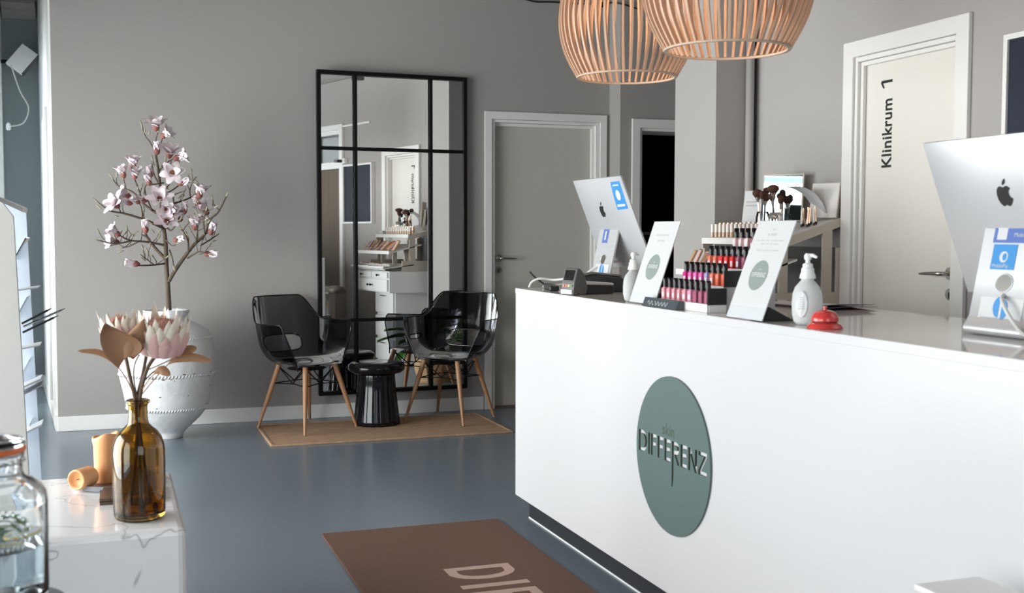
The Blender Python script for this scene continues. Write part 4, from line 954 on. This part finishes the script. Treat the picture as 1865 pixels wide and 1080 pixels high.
computer('nearer aluminium desktop computer at the right edge with two blue payment stickers', (1.985,2.215,TOPZ), ('pay',), [(.14,.0,.12),(.08,.0,.115),(.045,-.005,.100),(.02,-.03,.085),(.012,-.07,.045),(.008,-.12,.012),(.02,-.18,.006)])
computer('farther aluminium desktop computer at the far end of the counter behind card terminals', (1.985,4.60,TOPZ), ('lilblue','corner'), [(.14,.0,.12),(.08,.02,.115),(.03,.05,.09),(-.04,.11,.03),(-.10,.165,.012),(-.17,.16,.006)])

# black cable bundle and terminals at the far end
def terminal(name, label, loc, rz, big=1):
    t_ = thing(name, label, 'card terminal', loc, rz, 'card terminals on the counter')
    MB().prism([(0,0),(.17,0),(.17,.022),(.155,.032),(.06,.030),(.03,.045),(.0,.048)], lambda x, z, t: (x, t, z), -.04, .04).build('housing', M_greyplastic, t_, bevel=.006)
    MB().prism([(.045,.006),(.150,.006),(.150,.024),(.06,.024)], lambda x, z, t: (x, t, z), -.0412, -.0404).build('side_panel', M_blkplastic, t_)
    MB().add([(.002,-.030,.0487),(.028,-.030,.0462),(.028,.030,.0462),(.002,.030,.0487)], [(0,1,2,3)]).build('display', M_screen, t_)
    MB().box((-.0008,-.03,.012),(.0,.03,.018)).build('card_slot', M_ink, t_)
    return t_
tm = thing('card_terminal', 'grey card terminal standing on edge at the counter front with a dark display', 'card terminal', (1.755,4.235,TOPZ), R(14))
MB().prism([(-.045,0),(.02,0),(.03,.03),(.012,.085),(-.006,.105),(-.022,.105),(-.038,.05)], lambda x, z, t: (x, t, z), -.042, .042).build('housing', M_greyplastic, tm, bevel=.005)
MB().prism([(.0,0),(.155,0),(.160,.018),(.152,.036),(.05,.042),(.0,.04)], lambda x, z, t: (x+.012, t, z), -.036, .036).build('cradle', M_blkplastic, tm, bevel=.006)
MB().prism([(.0,.040),(.155,.034),(.150,.044),(.05,.052),(.0,.052)], lambda x, z, t: (x+.012, t, z), -.038, .038).build('cradle_lid', M_alu, tm, bevel=.004)
MB().add([(-.0362,-.032,.046),(-.0362,.032,.046),(-.0232,.032,.098),(-.0232,-.032,.098)], [(0,1,2,3)]).build('display', M_screen, tm, loc=(-.0025,0,0))
for kk, mm in enumerate((M_lipred, M_orange, M_lemon, M_mint)):
    MB().box((-.0425,.030-.017*kk-.012,.032),(-.041,.030-.017*kk,.040)).build('key', mm, tm)
MB().box((-.047,-.036,.004),(-.045,.036,.020)).build('card_slot', M_alu, tm)
tm2 = thing('card_terminal', 'black receipt printer shaped terminal lying behind the upright grey terminal', 'card terminal', (1.93,4.42,TOPZ), R(-20))
MB().prism([(-.09,0),(.11,0),(.12,.03),(.10,.062),(-.02,.072),(-.08,.06)], lambda x, z, t: (x, t, z), -.055, .055).build('housing', M_blkplastic, tm2, bevel=.008)
MB().prism([(-.08,.062),(-.02,.074),(.10,.064),(.10,.070),(-.02,.082),(-.085,.070)], lambda x, z, t: (x, t, z), -.05, .05).build('lid', M_greyplastic, tm2, bevel=.003)
kb = thing('power_strip', 'long black power adapter lying at the far end of the counter', 'adapter', (1.80,4.62,TOPZ), R(75))
MB().box((-.13,-.02,0),(.13,.02,.022)).build('casing', M_blkplastic, kb, bevel=.006); MB().tube(spline([(.13,0,.01),(.15,.02,.02),(.12,.06,.05),(.02,.09,.075)], 6), .004, 8).build('lead', M_blkplastic, kb, smooth=True)
wc = MB().tube(spline([(1.735,4.72,TOPZ+.006),(1.745,4.71,TOPZ+.03),(1.775,4.69,TOPZ+.045),(1.83,4.66,TOPZ+.04),(1.87,4.55,TOPZ+.05),(1.83,4.42,TOPZ+.036),(1.80,4.34,TOPZ+.03)], 6), .0055, 8).build('charging_cable', M_cable, smooth=True); tag(wc, 'looped white charging cable at the far end of the counter', 'cable')

# pump bottles
def pump(label, loc, s, rz, lbl):
    p = thing('pump_bottle', label, 'bottle', loc, rz, 'sanitiser pump bottles on the counter')
    b = MB().lathe([(.0,0),(.026,0),(.034,.008),(.039,.028),(.040,.055),(.038,.080),(.032,.098),(.022,.110),(.0165,.116),(.0165,.124)], 40)
    b.v = [(x*1.05, y*.80, z) for x, y, z in b.v]; o = b.build('bottle_body', M_plastic, p, smooth=True)
    MB().lathe([(.0165,.120),(.021,.121),(.0195,.130),(.0165,.138),(.0165,.146),(.013,.150),(.013,.158),(.006,.162),(.006,.174)], 28).build('pump_collar', M_wplastic, p, smooth=40)
    hd = MB().lathe([(.0,.170),(.009,.170),(.010,.180),(.006,.186),(.0,.186)], 20, cap0=False, cap1=False).tube([(0,0,.180),(.014,0,.181),(.026,0,.176)], [.006,.0052,.0035], 10); hd.build('pump_head', M_wplastic, p, smooth=40)
    if lbl:
        lb = MB().grid(lambda u, v: ((.0425*math.sin((u-.5)*1.15)*1.0, -.0325*math.cos((u-.5)*1.15)-.0008, .022+.066*v)), 8, 4)
        lb = MB(); ring = []
        for k in range(28):
            a = 2*PI*k/28; u = .017*math.cos(a); z = .055+.034*math.sin(a); yy = -.80*.0402*math.sqrt(max(0, 1-(u/.0422)**2))-.0012; yy *= (1 if .02 < z < .09 else 1)
            ring.append((u, yy, z))
        lb.add(ring, [tuple(range(28))]); lo = lb.build('bottle_label', M_paper, p)
        for k in range(6): MB().box((-.008+.001*k,-.0352,.042+.006*k),(.009-.001*k,-.0347,.0435+.006*k)).build('label_print', M_greytxt, p)
    p.scale = (s,s,s); return p
pump('milky sanitiser pump bottle half hidden behind the left leaning sign', (1.775,3.745,TOPZ), .95, R(15), False)
pump('milky sanitiser pump bottle with oval label beside the red bell', (1.786,2.668,TOPZ), 1.04, R(-62), True)

# red bell
be = thing('counter_bell', 'red enamel counter bell at the front edge of the counter', 'bell', (1.763,2.552,TOPZ))
MB().lathe([(.0,0),(.046,0),(.0465,.003),(.042,.010),(.033,.016),(.030,.017)], 40, cap1=False).build('bell_base', M_red, be, smooth=40)
MB().lathe([(.0,.016),(.030,.0165),(.030,.0195),(.0,.0195)], 32, cap0=False, cap1=False).build('bell_gap', M_ink, be)
MB().lathe([(.035,.019),(.0355,.022),(.034,.030),(.029,.039),(.021,.045),(.010,.048),(.0,.0485)], 40, cap0=False, cap1=False).build('bell_dome', M_red, be, smooth=True)
MB().lathe([(.004,.048),(.004,.053),(.006,.054),(.006,.057),(.0,.058)], 14, cap0=False, cap1=False).build('bell_button', M_red, be, smooth=40)

# leaning signs
def sign(label, loc, wd, lean, lines):
    s = thing('counter_sign', label, 'sign', loc, 0, 'leaning paper signs in clear holders')
    L = .300; e1 = Vector((0,-1,0)); e2 = Vector((math.sin(lean),0,math.cos(lean))); nm = e1.cross(e2).normalized()
    if nm.x > 0: nm = -nm
    def pt(u, v, d=0): p = e1*(u*wd)+e2*(v*L)+nm*d+Vector((0,0,.003)); return (p.x, p.y, p.z)
    def pl(name, u0, u1, v0, v1, d0, d1, m_, par):
        vs = [pt(u0,v0,d0),pt(u1,v0,d0),pt(u1,v1,d0),pt(u0,v1,d0),pt(u0,v0,d1),pt(u1,v0,d1),pt(u1,v1,d1),pt(u0,v1,d1)]
        return MB().add(vs, [(0,3,2,1),(4,5,6,7),(0,1,5,4),(1,2,6,5),(2,3,7,6),(3,0,4,7)]).build(name, m_, par)
    pp = pl('paper_sheet', 0, 1, .0, 1, 0, .0012, M_paper, s); pl('holder_back', .003, .997, 0, .998, -.002, -.0004, M_wplastic, s)
    MB().add([pt(-.005,.0,.002),pt(1.005,.0,.002),pt(1.005,.12,.004),pt(-.005,.12,.004)], [(0,1,2,3)]).build('holder_lip', M_clear, s)
    f = e2*.01; MB().prism([(.012,0),(.105,0),(.105,.003),(.03,.04)], lambda x, z, t: (x+.004, t, z), -wd*.92, -wd*.55).build('holder_foot', M_blkplastic, s)
    cx, cz = .5, .44
    ring = [(cx+.235*math.cos(a), cz+.235*wd/L*math.sin(a)) for a in [2*PI*k/48 for k in range(48)]]
    dd = MB().add([pt(u, v, .0017) for u, v in ring], [tuple(range(48))]).build('printed_disc', M_greydisc, pp)
    def tx(t, size, u, v, m_, d=.0020, **kw): text_obj('printed_text', t, size, m_, pp, frame(pt(u, v, d), tuple(e1), tuple(e2)), **kw)
    tx('DIFFERENZ', .0185, .5, cz-.015, M_paper, align='CENTER', bold=.0004, xs=.80); tx('skin', .010, .5, cz+.05, M_paper, align='CENTER'); 
    for (ws, hgt, v) in lines:          # rows of small grey words, too soft to read
        tot = sum(ws)+.025*(len(ws)-1); u = .5-tot/2
        for w_ in ws:
            MB().add([pt(u, v, .0016), pt(u+w_, v, .0016), pt(u+w_, v+hgt/L*.62, .0016), pt(u, v+hgt/L*.62, .0016)], [(0,1,2,3)]).build('printed_word', M_softgrey, pp); u += w_+.025
    return s
sign('left leaning white sign with two grey text lines and grey round logo', (1.743,3.706,TOPZ), .198, R(19), [((.10,.05,.17,.08),.012,.82),((.11,.12),.012,.75)])
sign('right leaning white sign with several grey text lines beside the pump bottle', (1.713,2.972,TOPZ), .195, R(21), [((.09,),.008,.90),((.06,.17),.013,.845),((.08,.13,.10,.05,.12,.14),.006,.79),((.12,.10,.05,.14),.006,.755),((.14,.04,.12,.05,.16),.006,.69)])

# ------------------------------------------------------------------ nail polish stand
NX, NY = 1.757, 3.49
ns = thing('polish_stand', 'stepped black and white stand of nail polish bottles on the counter', 'display stand', (NX,NY,TOPZ))
pit, rise = .068, .0535; TZs = [.026, .026+rise, .026+2*rise, .026+3.1*rise]
LEN = [.345,.325,.365,.30]; LOF = [.012,-.008,-.052,-.098]
for i in range(4):
    MB().box((i*pit-.014+.0005, -LEN[i], 0 if i == 0 else .0),((i+1)*pit-.014, LOF[i], TZs[i])).build('step', M_wplastic if i == 0 else M_counter, ns)
    MB().box((i*pit+.046,-LEN[i],TZs[i]),(i*pit+.0535,LOF[i],TZs[i]+.045)).build('step_back', M_blkplastic, ns)
    MB().box((i*pit-.013,-LEN[i]-.004,TZs[i]-.002),(i*pit+.0535,-LEN[i]-.0005,TZs[i]+.050)).build('step_end', M_blkplastic, ns)
hb = MB().prism([(-.047,0),(-.018,0),(-.018,.028),(-.036,.030)], lambda x, z, t: (x, t, z), -.20, .045); hb_ = hb.build('name_board', mat('slate_board', (.05,.065,.075), .3), ns)
def nb(y, z): q = z/.030; return (-.047+.011*q-.0008, y, z)
for kk in range(3):
    MB().tube([nb(.01-.05*kk-.004*j, .013+.007*math.sin(j*1.1+kk)) for j in range(12)], .0011, 5).build('board_script', M_paper, ns)
def polish_mat(c): return mat('polish_colour', c, .12, coat=.8)
PC = {'pp': polish_mat((.80,.33,.38)), 'lp': polish_mat((.72,.32,.50)), 'mv': polish_mat((.36,.10,.17)), 'mg': polish_mat((.62,.02,.24)), 'pk': polish_mat((.75,.12,.42)), 'lv': polish_mat((.40,.34,.62)), 'co': polish_mat((.80,.20,.13)), 'or': polish_mat((.76,.16,.09)), 'rd': polish_mat((.70,.03,.03)), 'bl': polish_mat((.82,.60,.60)), 'pl': polish_mat((.30,.10,.15))}
NAMES = {'pp':'salmon pink','lp':'soft pink','mv':'mauve','mg':'magenta','pk':'bright pink','lv':'lavender','co':'coral','or':'orange coral','rd':'red','bl':'blush','pl':'plum'}
capm = MB().lathe([(.0,.040),(.0083,.040),(.0083,.070),(.0075,.072),(.0,.072)], 16, cap0=False, cap1=False).mesh('cap', M_blackgl, 40)
bodyv = [(-.0095,-.0095,0),(.0095,-.0095,0),(.0095,.0095,0),(-.0095,.0095,0),(-.0095,-.0095,.034),(.0095,-.0095,.034),(.0095,.0095,.034),(-.0095,.0095,.034),(-.005,-.005,.040),(.005,-.005,.040),(.005,.005,.040),(-.005,.005,.040)]
bodyf = [(0,3,2,1),(0,1,5,4),(1,2,6,5),(2,3,7,6),(3,0,4,7),(4,5,9,8),(5,6,10,9),(6,7,11,10),(7,4,8,11),(8,9,10,11)]
BM = {kx: MB().add(bodyv, bodyf).mesh('bottle_body', m_, False) for kx, m_ in PC.items()}
labm = MB().add([(-.0098,-.0068,.006),(-.0098,.0068,.006),(-.0098,.0068,.023),(-.0098,-.0068,.023)], [(0,1,2,3)]).mesh('bottle_label', M_paper, False)
ROFF = [0,.022,.068,.115]
rows = [['pp','pp','pp','pp','pp','lp','mv','mv','mv'], ['mg','pk','pk','pk','lv','co','or','or'], ['co','co','rd','rd','rd','pl','pl','pl'], ['bl','bl','bl','pl','pl']]
rown = ['lowest','second','third','top']; ordn = ['first','second','third','fourth','fifth','sixth','seventh','eighth','ninth']
for i, row in enumerate(rows):
    for j, kx in enumerate(row):
        p = thing('nail_polish', '%s nail polish with black cap, %s from the left in the %s row' % (NAMES[kx], ordn[j], rown[i]), 'nail polish', (NX+i*pit+.014, NY-.008-j*.0368-ROFF[i], TOPZ+TZs[i]), R(random.uniform(-6,6)), 'nail polish bottles on the stepped stand')
        for me, nm in ((BM[kx],'bottle_body'),(capm,'cap'))+(((labm,'bottle_label'),) if j < 6 else ()):
            o = bpy.data.objects.new(nm, me); COL.objects.link(o); o.parent = p

# papers near the back edge
for i, (lb, dz, rz, curl) in enumerate([('lower purple edged paper sheet at the back of the counter', 0, R(8), .012), ('upper curled paper sheet at the back of the counter', .004, R(3), .022)]):
    pg = MB().grid(lambda u, v: ((u-.5)*.20, (v-.5)*.36, .001+curl*max(0, .5-v)**2*2.2+.0015*math.sin(5*u)), 8, 12).build('paper_sheet', M_purple if i == 0 else M_paper, None, smooth=True, loc=(2.245,3.30,TOPZ+.001+dz), rot=(0,0,rz), solid=.0012, fix=False)
    tag(pg, lb, 'paper', 'loose papers on the counter')

# ------------------------------------------------------------------ cosmetics cabinet and display by the right wall
cb_ = thing('drawer_chest', 'narrow white chest of drawers under the cosmetics display', 'chest', (2.80,4.85,0))
MB().box((.006,-.20,.02),(.38,.20,.70)).build('chest_body', M_white, cb_)
for z in (.05,.275,.50):
    dr = MB().box((-.012,-.19,z),(.0055,.19,z+.195)).build('drawer', M_white, cb_, bevel=.003); MB().box((-.028,-.05,z+.160),(-.0125,.05,z+.168)).build('handle', M_steel, dr)
cx_ = thing('drawer_cabinet', 'white wall cabinet with panelled drawers below the cosmetics trays', 'cabinet', (2.70,4.85,.705))
MB().box((.008,-.345,.0),(.49,.345,.20)).build('cabinet_body', M_white, cx_, bevel=.003)
for (y0, y1, z0, z1) in ((.012,.335,.135,.190),(-.335,-.012,.135,.190),(-.335,.335,.012,.122)):
    d = MB().box((-.010,y0,z0),(.0075,y1,z1)).build('drawer', M_white, cx_, bevel=.004); 
    for yy in ([(y0+y1)/2] if z0 > .1 else [-.03,.03]):
        MB().lathe([(.005,0),(.004,.01),(.011,.016),(.010,.022),(.0,.024)], 14).build('knob', M_black, d, smooth=40, loc=(-.0102,yy,(z0+z1)/2), rot=(0,R(-90),0))
ds = thing('cosmetics_display', 'greige stepped cosmetics tester display with cut-out side panels beside the treatment room door', 'display stand', (3.195,4.85,.906))
def sp(x, z, t): return (x, t, z)   # x negative away from wall
for sy in (-.352, .340):
    b = MB()
    b.prism([(-.39,.0),(-.005,.0),(-.005,.095),(-.39,.095)], sp, sy, sy+.012)
    b.prism([(-.005,.0955),(-.030,.0955),(-.030,.30),(-.005,.30)], sp, sy, sy+.012)
    b.prism([(-.105,.0955),(-.055,.0955),(-.055,.40),(-.105,.375)], sp, sy, sy+.012)
    b.prism([(-.335,.0955),(-.29,.0955),(-.29,.32),(-.335,.305)], sp, sy, sy+.012)
    b.prism([(-.345,.288),(-.002,.400),(-.002,.440),(-.345,.328)], sp, sy+.0005, sy+.0115)
    b.build('side_panel', M_greige, ds)
MB().prism([(-.335,.319),(-.004,.428),(-.004,.438),(-.335,.329)], sp, -.340, .340).build('top_tray', M_casing, ds)
MB().prism([(-.346,.312),(-.336,.315),(-.336,.345),(-.346,.342)], sp, -.352, .352).build('tray_lip', M_casing, ds)
MB().prism([(-.48,.165),(-.24,.240),(-.24,.249),(-.48,.174)], sp, -.352, .352).build('middle_tray', M_casing, ds)
MB().prism([(-.492,.158),(-.481,.161),(-.481,.190),(-.492,.187)], sp, -.352, .352).build('tray_lip', M_casing, ds)
MB().prism([(-.52,.020),(-.30,.055),(-.30,.063),(-.52,.028)], sp, -.352, .352).build('bottom_tray', M_casing, ds)
MB().prism([(-.54,.030),(-.52,.008),(-.518,.014),(-.532,.046)], sp, -.352, .352).build('tray_lip', M_casing, ds)
for y in (-.25,0,.25): MB().prism([(-.34,.064),(-.31,.064),(-.31,.216),(-.34,.208)], sp, y-.01, y+.01).build('tray_post', M_greige, ds)
MB().box((-.004,-.34,.0),(-.001,.34,.30)).build('back_panel', M_greyplastic, ds)
def ttop(x): return .906+.329+.001+(x-(3.195-.335))/.331*.109      # z of the top tray surface at world x
def tmid(x): return .906+.174+.001+(x-(3.195-.48))/.24*.075
def tbot(x): return .906+.028+.001+(x-(3.195-.52))/.22*.035
# lipsticks along the front of the top tray
lipb = MB().lathe([(.0,0),(.0085,0),(.0085,.030),(.0,.030)], 14, cap0=False, cap1=False).mesh('tube', M_skin, 40)
lipb2 = MB().lathe([(.0,0),(.0085,0),(.0085,.030),(.0,.030)], 14, cap0=False, cap1=False).mesh('tube', M_lipred, 40)
lipc = MB().lathe([(.0,.0302),(.0085,.0302),(.0085,.070),(.0,.071)], 14, cap0=False, cap1=False).mesh('cap', M_lipwhite, 40)
lipg = MB().lathe([(.0,.0302),(.0085,.0302),(.0085,.066),(.0,.067)], 14, cap0=False, cap1=False).mesh('cap', M_gold, 40)
def lipstick(nm, label, loc, body, cap, grp):
    p = thing(nm, label, 'cosmetic', loc, 0, grp)
    for me, n_ in ((body,'tube'),(cap,'cap')): o = bpy.data.objects.new(n_, me); COL.objects.link(o); o.parent = p
big = ['first','second','third','fourth','fifth','sixth','seventh','eighth','ninth','tenth','eleventh','twelfth','thirteenth','fourteenth','fifteenth']
for j in range(14):
    lipstick('lipstick', 'pearl capped foundation tube, %s from the pier in the front row of the display' % big[j], (2.882,5.15-j*.038,ttop(2.882)+.003), lipb, lipc, 'tubes along the front of the display')
for j in range(12):
    red = j in (6,7,8); lipstick('lip_gloss', '%s, %s from the pier in the second row of the display' % ('red lip gloss' if red else 'rose gold capped tube', big[j]), (2.915,5.13-j*.040,ttop(2.915)+.003), lipb2 if red else lipb, lipg if not red else lipc, 'tubes in the second row of the display')
bx = MB().box((2.87,4.52,ttop(2.91)+.0),(2.91,4.59,ttop(2.91)+.03)).build('sample_box', M_paper, bevel=.002); tag(bx, 'small white sample box at the near end of the display tray', 'box')
# cards and small mirror
def card(name, label, cat, p0, wv, hv, m_, th=.006, fr=None):
    """upright board; p0 lower corner, wv width vector, hv height vector"""
    c = thing(name, label, cat, p0); wv = Vector(wv); hv = Vector(hv); n_ = wv.cross(hv).normalized()*th
    MB().add([tuple(v) for v in (Vector(), wv, wv+hv, hv, n_, wv+n_, wv+hv+n_, hv+n_)], [(0,3,2,1),(4,5,6,7),(0,1,5,4),(1,2,6,5),(2,3,7,6),(3,0,4,7)]).build('board', fr or m_, c)
    f = MB().add([tuple(wv*.03+hv*.02-n_.normalized()*.0006), tuple(wv*.97+hv*.02-n_.normalized()*.0006), tuple(wv*.97+hv*.98-n_.normalized()*.0006), tuple(wv*.03+hv*.98-n_.normalized()*.0006)], [(0,1,2,3)]); f.build('face', m_, c, fix=False)
    return c
def ondir(a, L): return (L*math.cos(R(a)), L*math.sin(R(a)), 0)
c1 = card('info_card', 'small white information card standing on the display beside the pier', 'card', (3.005,5.08,ttop(3.045)+.002), ondir(-72,.12), (.02,0,.185), M_paper, -.012, M_greige)
for q in (.58,.68): MB().add([(.0,0,0)]*0+[tuple(Vector(ondir(-72,.12))*a+Vector((.02,0,.185))*b+Vector((-.0022,-.0008,0))) for a, b in ((.15,q),(.85,q),(.85,q+.03),(.15,q+.03))], [(0,1,2,3)]).build('printed_text', M_greytxt, c1)
card('tabletop_mirror', 'small tabletop mirror reflecting the bright windows on the cosmetics display', 'mirror', (3.035,4.94,ttop(3.14)+.002), ondir(-62,.22), (.010,0,.228), M_tint, -.008, M_greige)
card('price_card', 'framed price card against the wall at the near end of the display', 'card', (3.125,4.67,ttop(3.18)+.002), ondir(-72,.16), (.02,0,.165), M_casing, -.012, M_greige)
# swatch fan: curved white chart
sf = thing('swatch_chart', 'curved white colour swatch chart leaning over the brushes', 'chart', (3.00,4.62,ttop(3.16)))
def fan(u, v): a = R(75-95*u); r_ = .12; return (.02+r_*math.cos(a)*1.0+.015*v, -.05+.10*v-.02*u, .01+r_*math.sin(a)*1.15+.0)
MB().grid(lambda u, v: (.0+.16*math.sin(u*1.35), .07-.10*v-.02*u, .01+.145*math.cos(u*1.42)), 14, 6).build('chart_sheet', M_paper, sf, smooth=True, solid=.0015, fix=False)
for k in range(7):
    u = .10+.13*k
    for kk in range(3):
        v = .2+.25*kk; p = Vector((.16*math.sin(u*1.35), .07-.10*v-.02*u, .01+.145*math.cos(u*1.42))); n_ = Vector((-math.sin(u*1.38)*0-.0, -.3, .9)); 
        nv = Vector((math.sin(u*1.42)*.9, 0, math.cos(u*1.35))).normalized()
        tt = Vector((math.cos(u*1.35), 0, -math.sin(u*1.42))).normalized()
        MB().add([tuple(p+nv*.0016+tt*a+Vector((0,b,0))) for a, b in ((-.006,-.007),(.006,-.007),(.006,.007),(-.006,.007))], [(0,1,2,3)]).build('swatch', [M_calyx, M_protea, M_greytxt][(k+kk) % 3], sf)
# brush cups with brushes
def cup(label, loc, r_, h_, m_):
    c = thing('brush_cup', label, 'cup', loc); MB().lathe([(.0,0),(r_*.8,0),(r_,h_*.35),(r_*.98,h_*.7),(r_*.8,h_),(r_*.74,h_),(r_*.9,h_*.65),(r_*.9,h_*.35),(r_*.7,.004),(.0,.004)], 28, cap0=False, cap1=False).build('cup_wall', m_, c, smooth=True)
bz = ttop(2.985)+.008
cup('round chrome brush cup on the cosmetics display', (2.965,4.70,bz), .036, .085, M_chrome); cup('clear brush cup behind the chrome cup on the display', (2.975,4.83,ttop(3.0)+.004), .034, .09, M_clear)
brs = [((2.955,4.705),(.0,.02,1),.20,.023,'large domed'),((2.972,4.69),(.06,-.06,1),.15,.012,'slim dark'),((2.970,4.71),(-.1,.06,1),.165,.014,'medium'),((2.970,4.835),(-.08,.10,1),.185,.019,'tilted round'),((2.978,4.822),(.02,-.02,1),.165,.021,'broad brown'),((2.985,4.84),(.10,.03,1),.195,.013,'tall narrow'),((2.965,4.822),(-.04,-.08,1),.175,.012,'thin pointed')]
for i, ((x, y), d, L_, r_, nm) in enumerate(brs):
    r_ *= 1.25
    d = Vector(d).normalized(); b = thing('makeup_brush', '%s makeup brush standing in the %s brush cup' % (nm, 'chrome' if i < 3 else 'clear'), 'brush', (x,y,ttop(3.0)+.014), 0, 'makeup brushes in cups')
    MB().tube([Vector(), d*(L_-.06)], [.004,.005], 8).build('handle', M_gold if i % 2 else M_blkplastic, b, smooth=40); MB().tube([d*(L_-.06), d*(L_-.035)], [.005,r_*.55], 10).build('ferrule', M_chrome, b, smooth=40)
    MB().tube([d*(L_-.035), d*(L_-.018), d*(L_-.004), d*(L_+.004)], [r_*.55,r_,r_*.9,r_*.3], 14).build('bristles', M_brush, b, smooth=True)
for j in range(8):
    d = Vector((random.uniform(-.1,.1), random.uniform(-.12,.12), 1)).normalized(); x, y = 3.045+.012*(j % 4)+.005, 4.615-.022*(j//2)
    p = thing('pencil', 'gold topped cosmetic pencil, number %s of the near pencil cluster' % big[j], 'pencil', (x,y,ttop(x)+.002), 0, 'cosmetic pencils at the near end of the display')
    MB().tube([Vector(), d*.085], .0045, 8).build('barrel', M_gold if j % 3 else M_lipwhite, p, smooth=40); MB().tube([Vector((0,0,0)), d*.014], .0052, 8).build('foot_cap', M_blkplastic, p, smooth=40)
# compacts and palettes on middle and bottom trays
nmz = ['tan','bronze','gold','peach','brown','rose']
cm = [M_bronze, M_gold, M_skin, M_protea, M_brown, M_dryleaf]
for j in range(16):
    y = 5.17-j*.043; x = 2.745+.012*(j % 3); 
    p = thing('powder_compact', '%s powder compact leaning, %s from the far end of the middle tray' % (nmz[j % 6], (big+['sixteenth'])[j]), 'compact', (x,y,tmid(x)+.001), R(random.uniform(-20,20)), 'compacts on the middle tray')
    a = R(random.uniform(48,66)); ca, sa = math.cos(a), math.sin(a)
    MB().prism([(0,0),(.105,0),(.105,.009),(0,.009)], lambda u, v, t: (u*ca-v*sa+.008, t, u*sa+v*ca+.0), -.016, .016).build('case', cm[j % 6], p, bevel=.002)
    MB().prism([(.008,.0092),(.097,.0092),(.097,.0102),(.008,.0102)], lambda u, v, t: (u*ca-v*sa+.008, t, u*sa+v*ca), -.013, .013).build('powder', cm[(j+2) % 6], p)
for j in range(13):
    y = 5.14-j*.05; x = 2.73
    p = thing('blush_pot', '%s blush pot, %s from the far end of the bottom tray' % (nmz[(j+3) % 6], big[j]), 'cosmetic', (x,y,tbot(x+.02)+.001), 0, 'blush pots on the bottom tray')
    MB().lathe([(.0,0),(.018,0),(.019,.004),(.019,.020),(.0,.020)], 18, cap0=False, cap1=False).build('pot', M_paper, p, smooth=40); MB().lathe([(.0,.0202),(.0175,.0202),(.016,.027),(.0,.029)], 18, cap0=False, cap1=False).build('lid', cm[(j+1) % 6], p, smooth=40)

# ------------------------------------------------------------------ things seen in the mirror or at the far right
ps = thing('framed_poster', 'dark navy framed poster on the pale wall at the right edge', 'poster', (3.17,3.05,1.36))
fb = MB(); 
for (y0, y1, z0, z1) in ((-.22,-.20,0,.655),(.415,.435,0,.655),(-.20,.415,0,.02),(-.20,.415,.635,.655)): fb.box((0,y0,z0),(.028,y1,z1))
fb.build('poster_frame', M_casing, ps); MB().box((.010,-.20,.02),(.026,.415,.635)).build('poster_print', M_poster, ps)
so = thing('wall_socket', 'white wall socket with a black plug above the framed poster', 'socket', (3.19,2.84,2.06))
MB().box((-.02,-.04,-.03),(.009,.04,.03)).build('socket_plate', M_wplastic, so, bevel=.004); MB().box((-.06,-.075,-.016),(-.0205,-.005,.016)).build('plug', M_blkplastic, so, bevel=.004)
bn = thing('pedal_bin', 'chrome cylindrical pedal bin reflected in the wall mirror', 'bin', (2.93,3.15,0))
MB().lathe([(.0,.0),(.145,0),(.15,.02),(.15,.60)], 48).build('bin_body', M_chrome, bn, smooth=40); MB().lathe([(.152,.601),(.152,.63),(.13,.665),(.07,.685),(.0,.69)], 48, cap0=False, cap1=False).build('bin_lid', M_steel, bn, smooth=True); MB().box((-.19,-.03,.0),(-.146,.03,.018)).build('pedal', M_blkplastic, bn)
sc = thing('ceiling_spotlight', 'small grey ceiling spotlight seen in the mirror', 'spotlight', (3.03,3.60,2.90))
MB().box((-.04,-.035,-.04),(.04,.035,.04)).build('housing', M_greyplastic, sc, bevel=.006); MB().tube([(.04,0,.02),(.12,0,.04)], .010, 8).build('arm', M_greyplastic, sc)
pl = thing('potted_plant', 'leafy green plant in a wicker basket reflected in the wall mirror', 'plant', (2.72,6.15,0))
MB().lathe([(.0,0),(.12,0),(.15,.10),(.155,.20),(.14,.255),(.128,.255),(.14,.20),(.0,.19)], 36, cap0=False, cap1=False).build('basket', M_wicker, pl, smooth=40)
for kk in range(26):
    a = random.uniform(0, 2*PI); el = random.uniform(.2,1.3); L_ = random.uniform(.28,.42); d = Vector((math.cos(a)*math.cos(el), math.sin(a)*math.cos(el), math.sin(el)))
    tip = Vector((0,0,.22))+d*L_*.75
    MB().tube(spline([(0,0,.20),tuple(Vector((0,0,.24))+d*L_*.35),tuple(tip)], 4), .003, 5).build('stem', M_leaf, pl, smooth=True)
    sd_ = d.cross(Vector((0,0,1))).normalized(); dn = (d+Vector((0,0,-.55))).normalized(); nrm = sd_.cross(dn)
    def pf(u, v, tip=tip, dn=dn, sd_=sd_, nrm=nrm): s_ = (v-.5)*2; w_ = .05*math.sin(PI*min(1,.06+u*.92))**.8; return tuple(tip+dn*.19*u+sd_*s_*w_+nrm*(.02*s_*s_)-Vector((0,0,.05*u*u)))
    MB().grid(pf, 6, 4).build('leaf', M_leaf, pl, smooth=True, fix=False)
tk = thing('folding_table', 'black framed folding table inside the dark doorway', 'table', (3.98,8.5,0))
MB().box((-.25,-.2,1.25),(.4,.25,1.275)).build('table_top', M_greyplastic, tk)
for x in (-.23,.38):
    for y in (-.18,.23): MB().tube([(x,y,0),(x,y,1.25)], .012, 8).build('leg', M_black, tk)
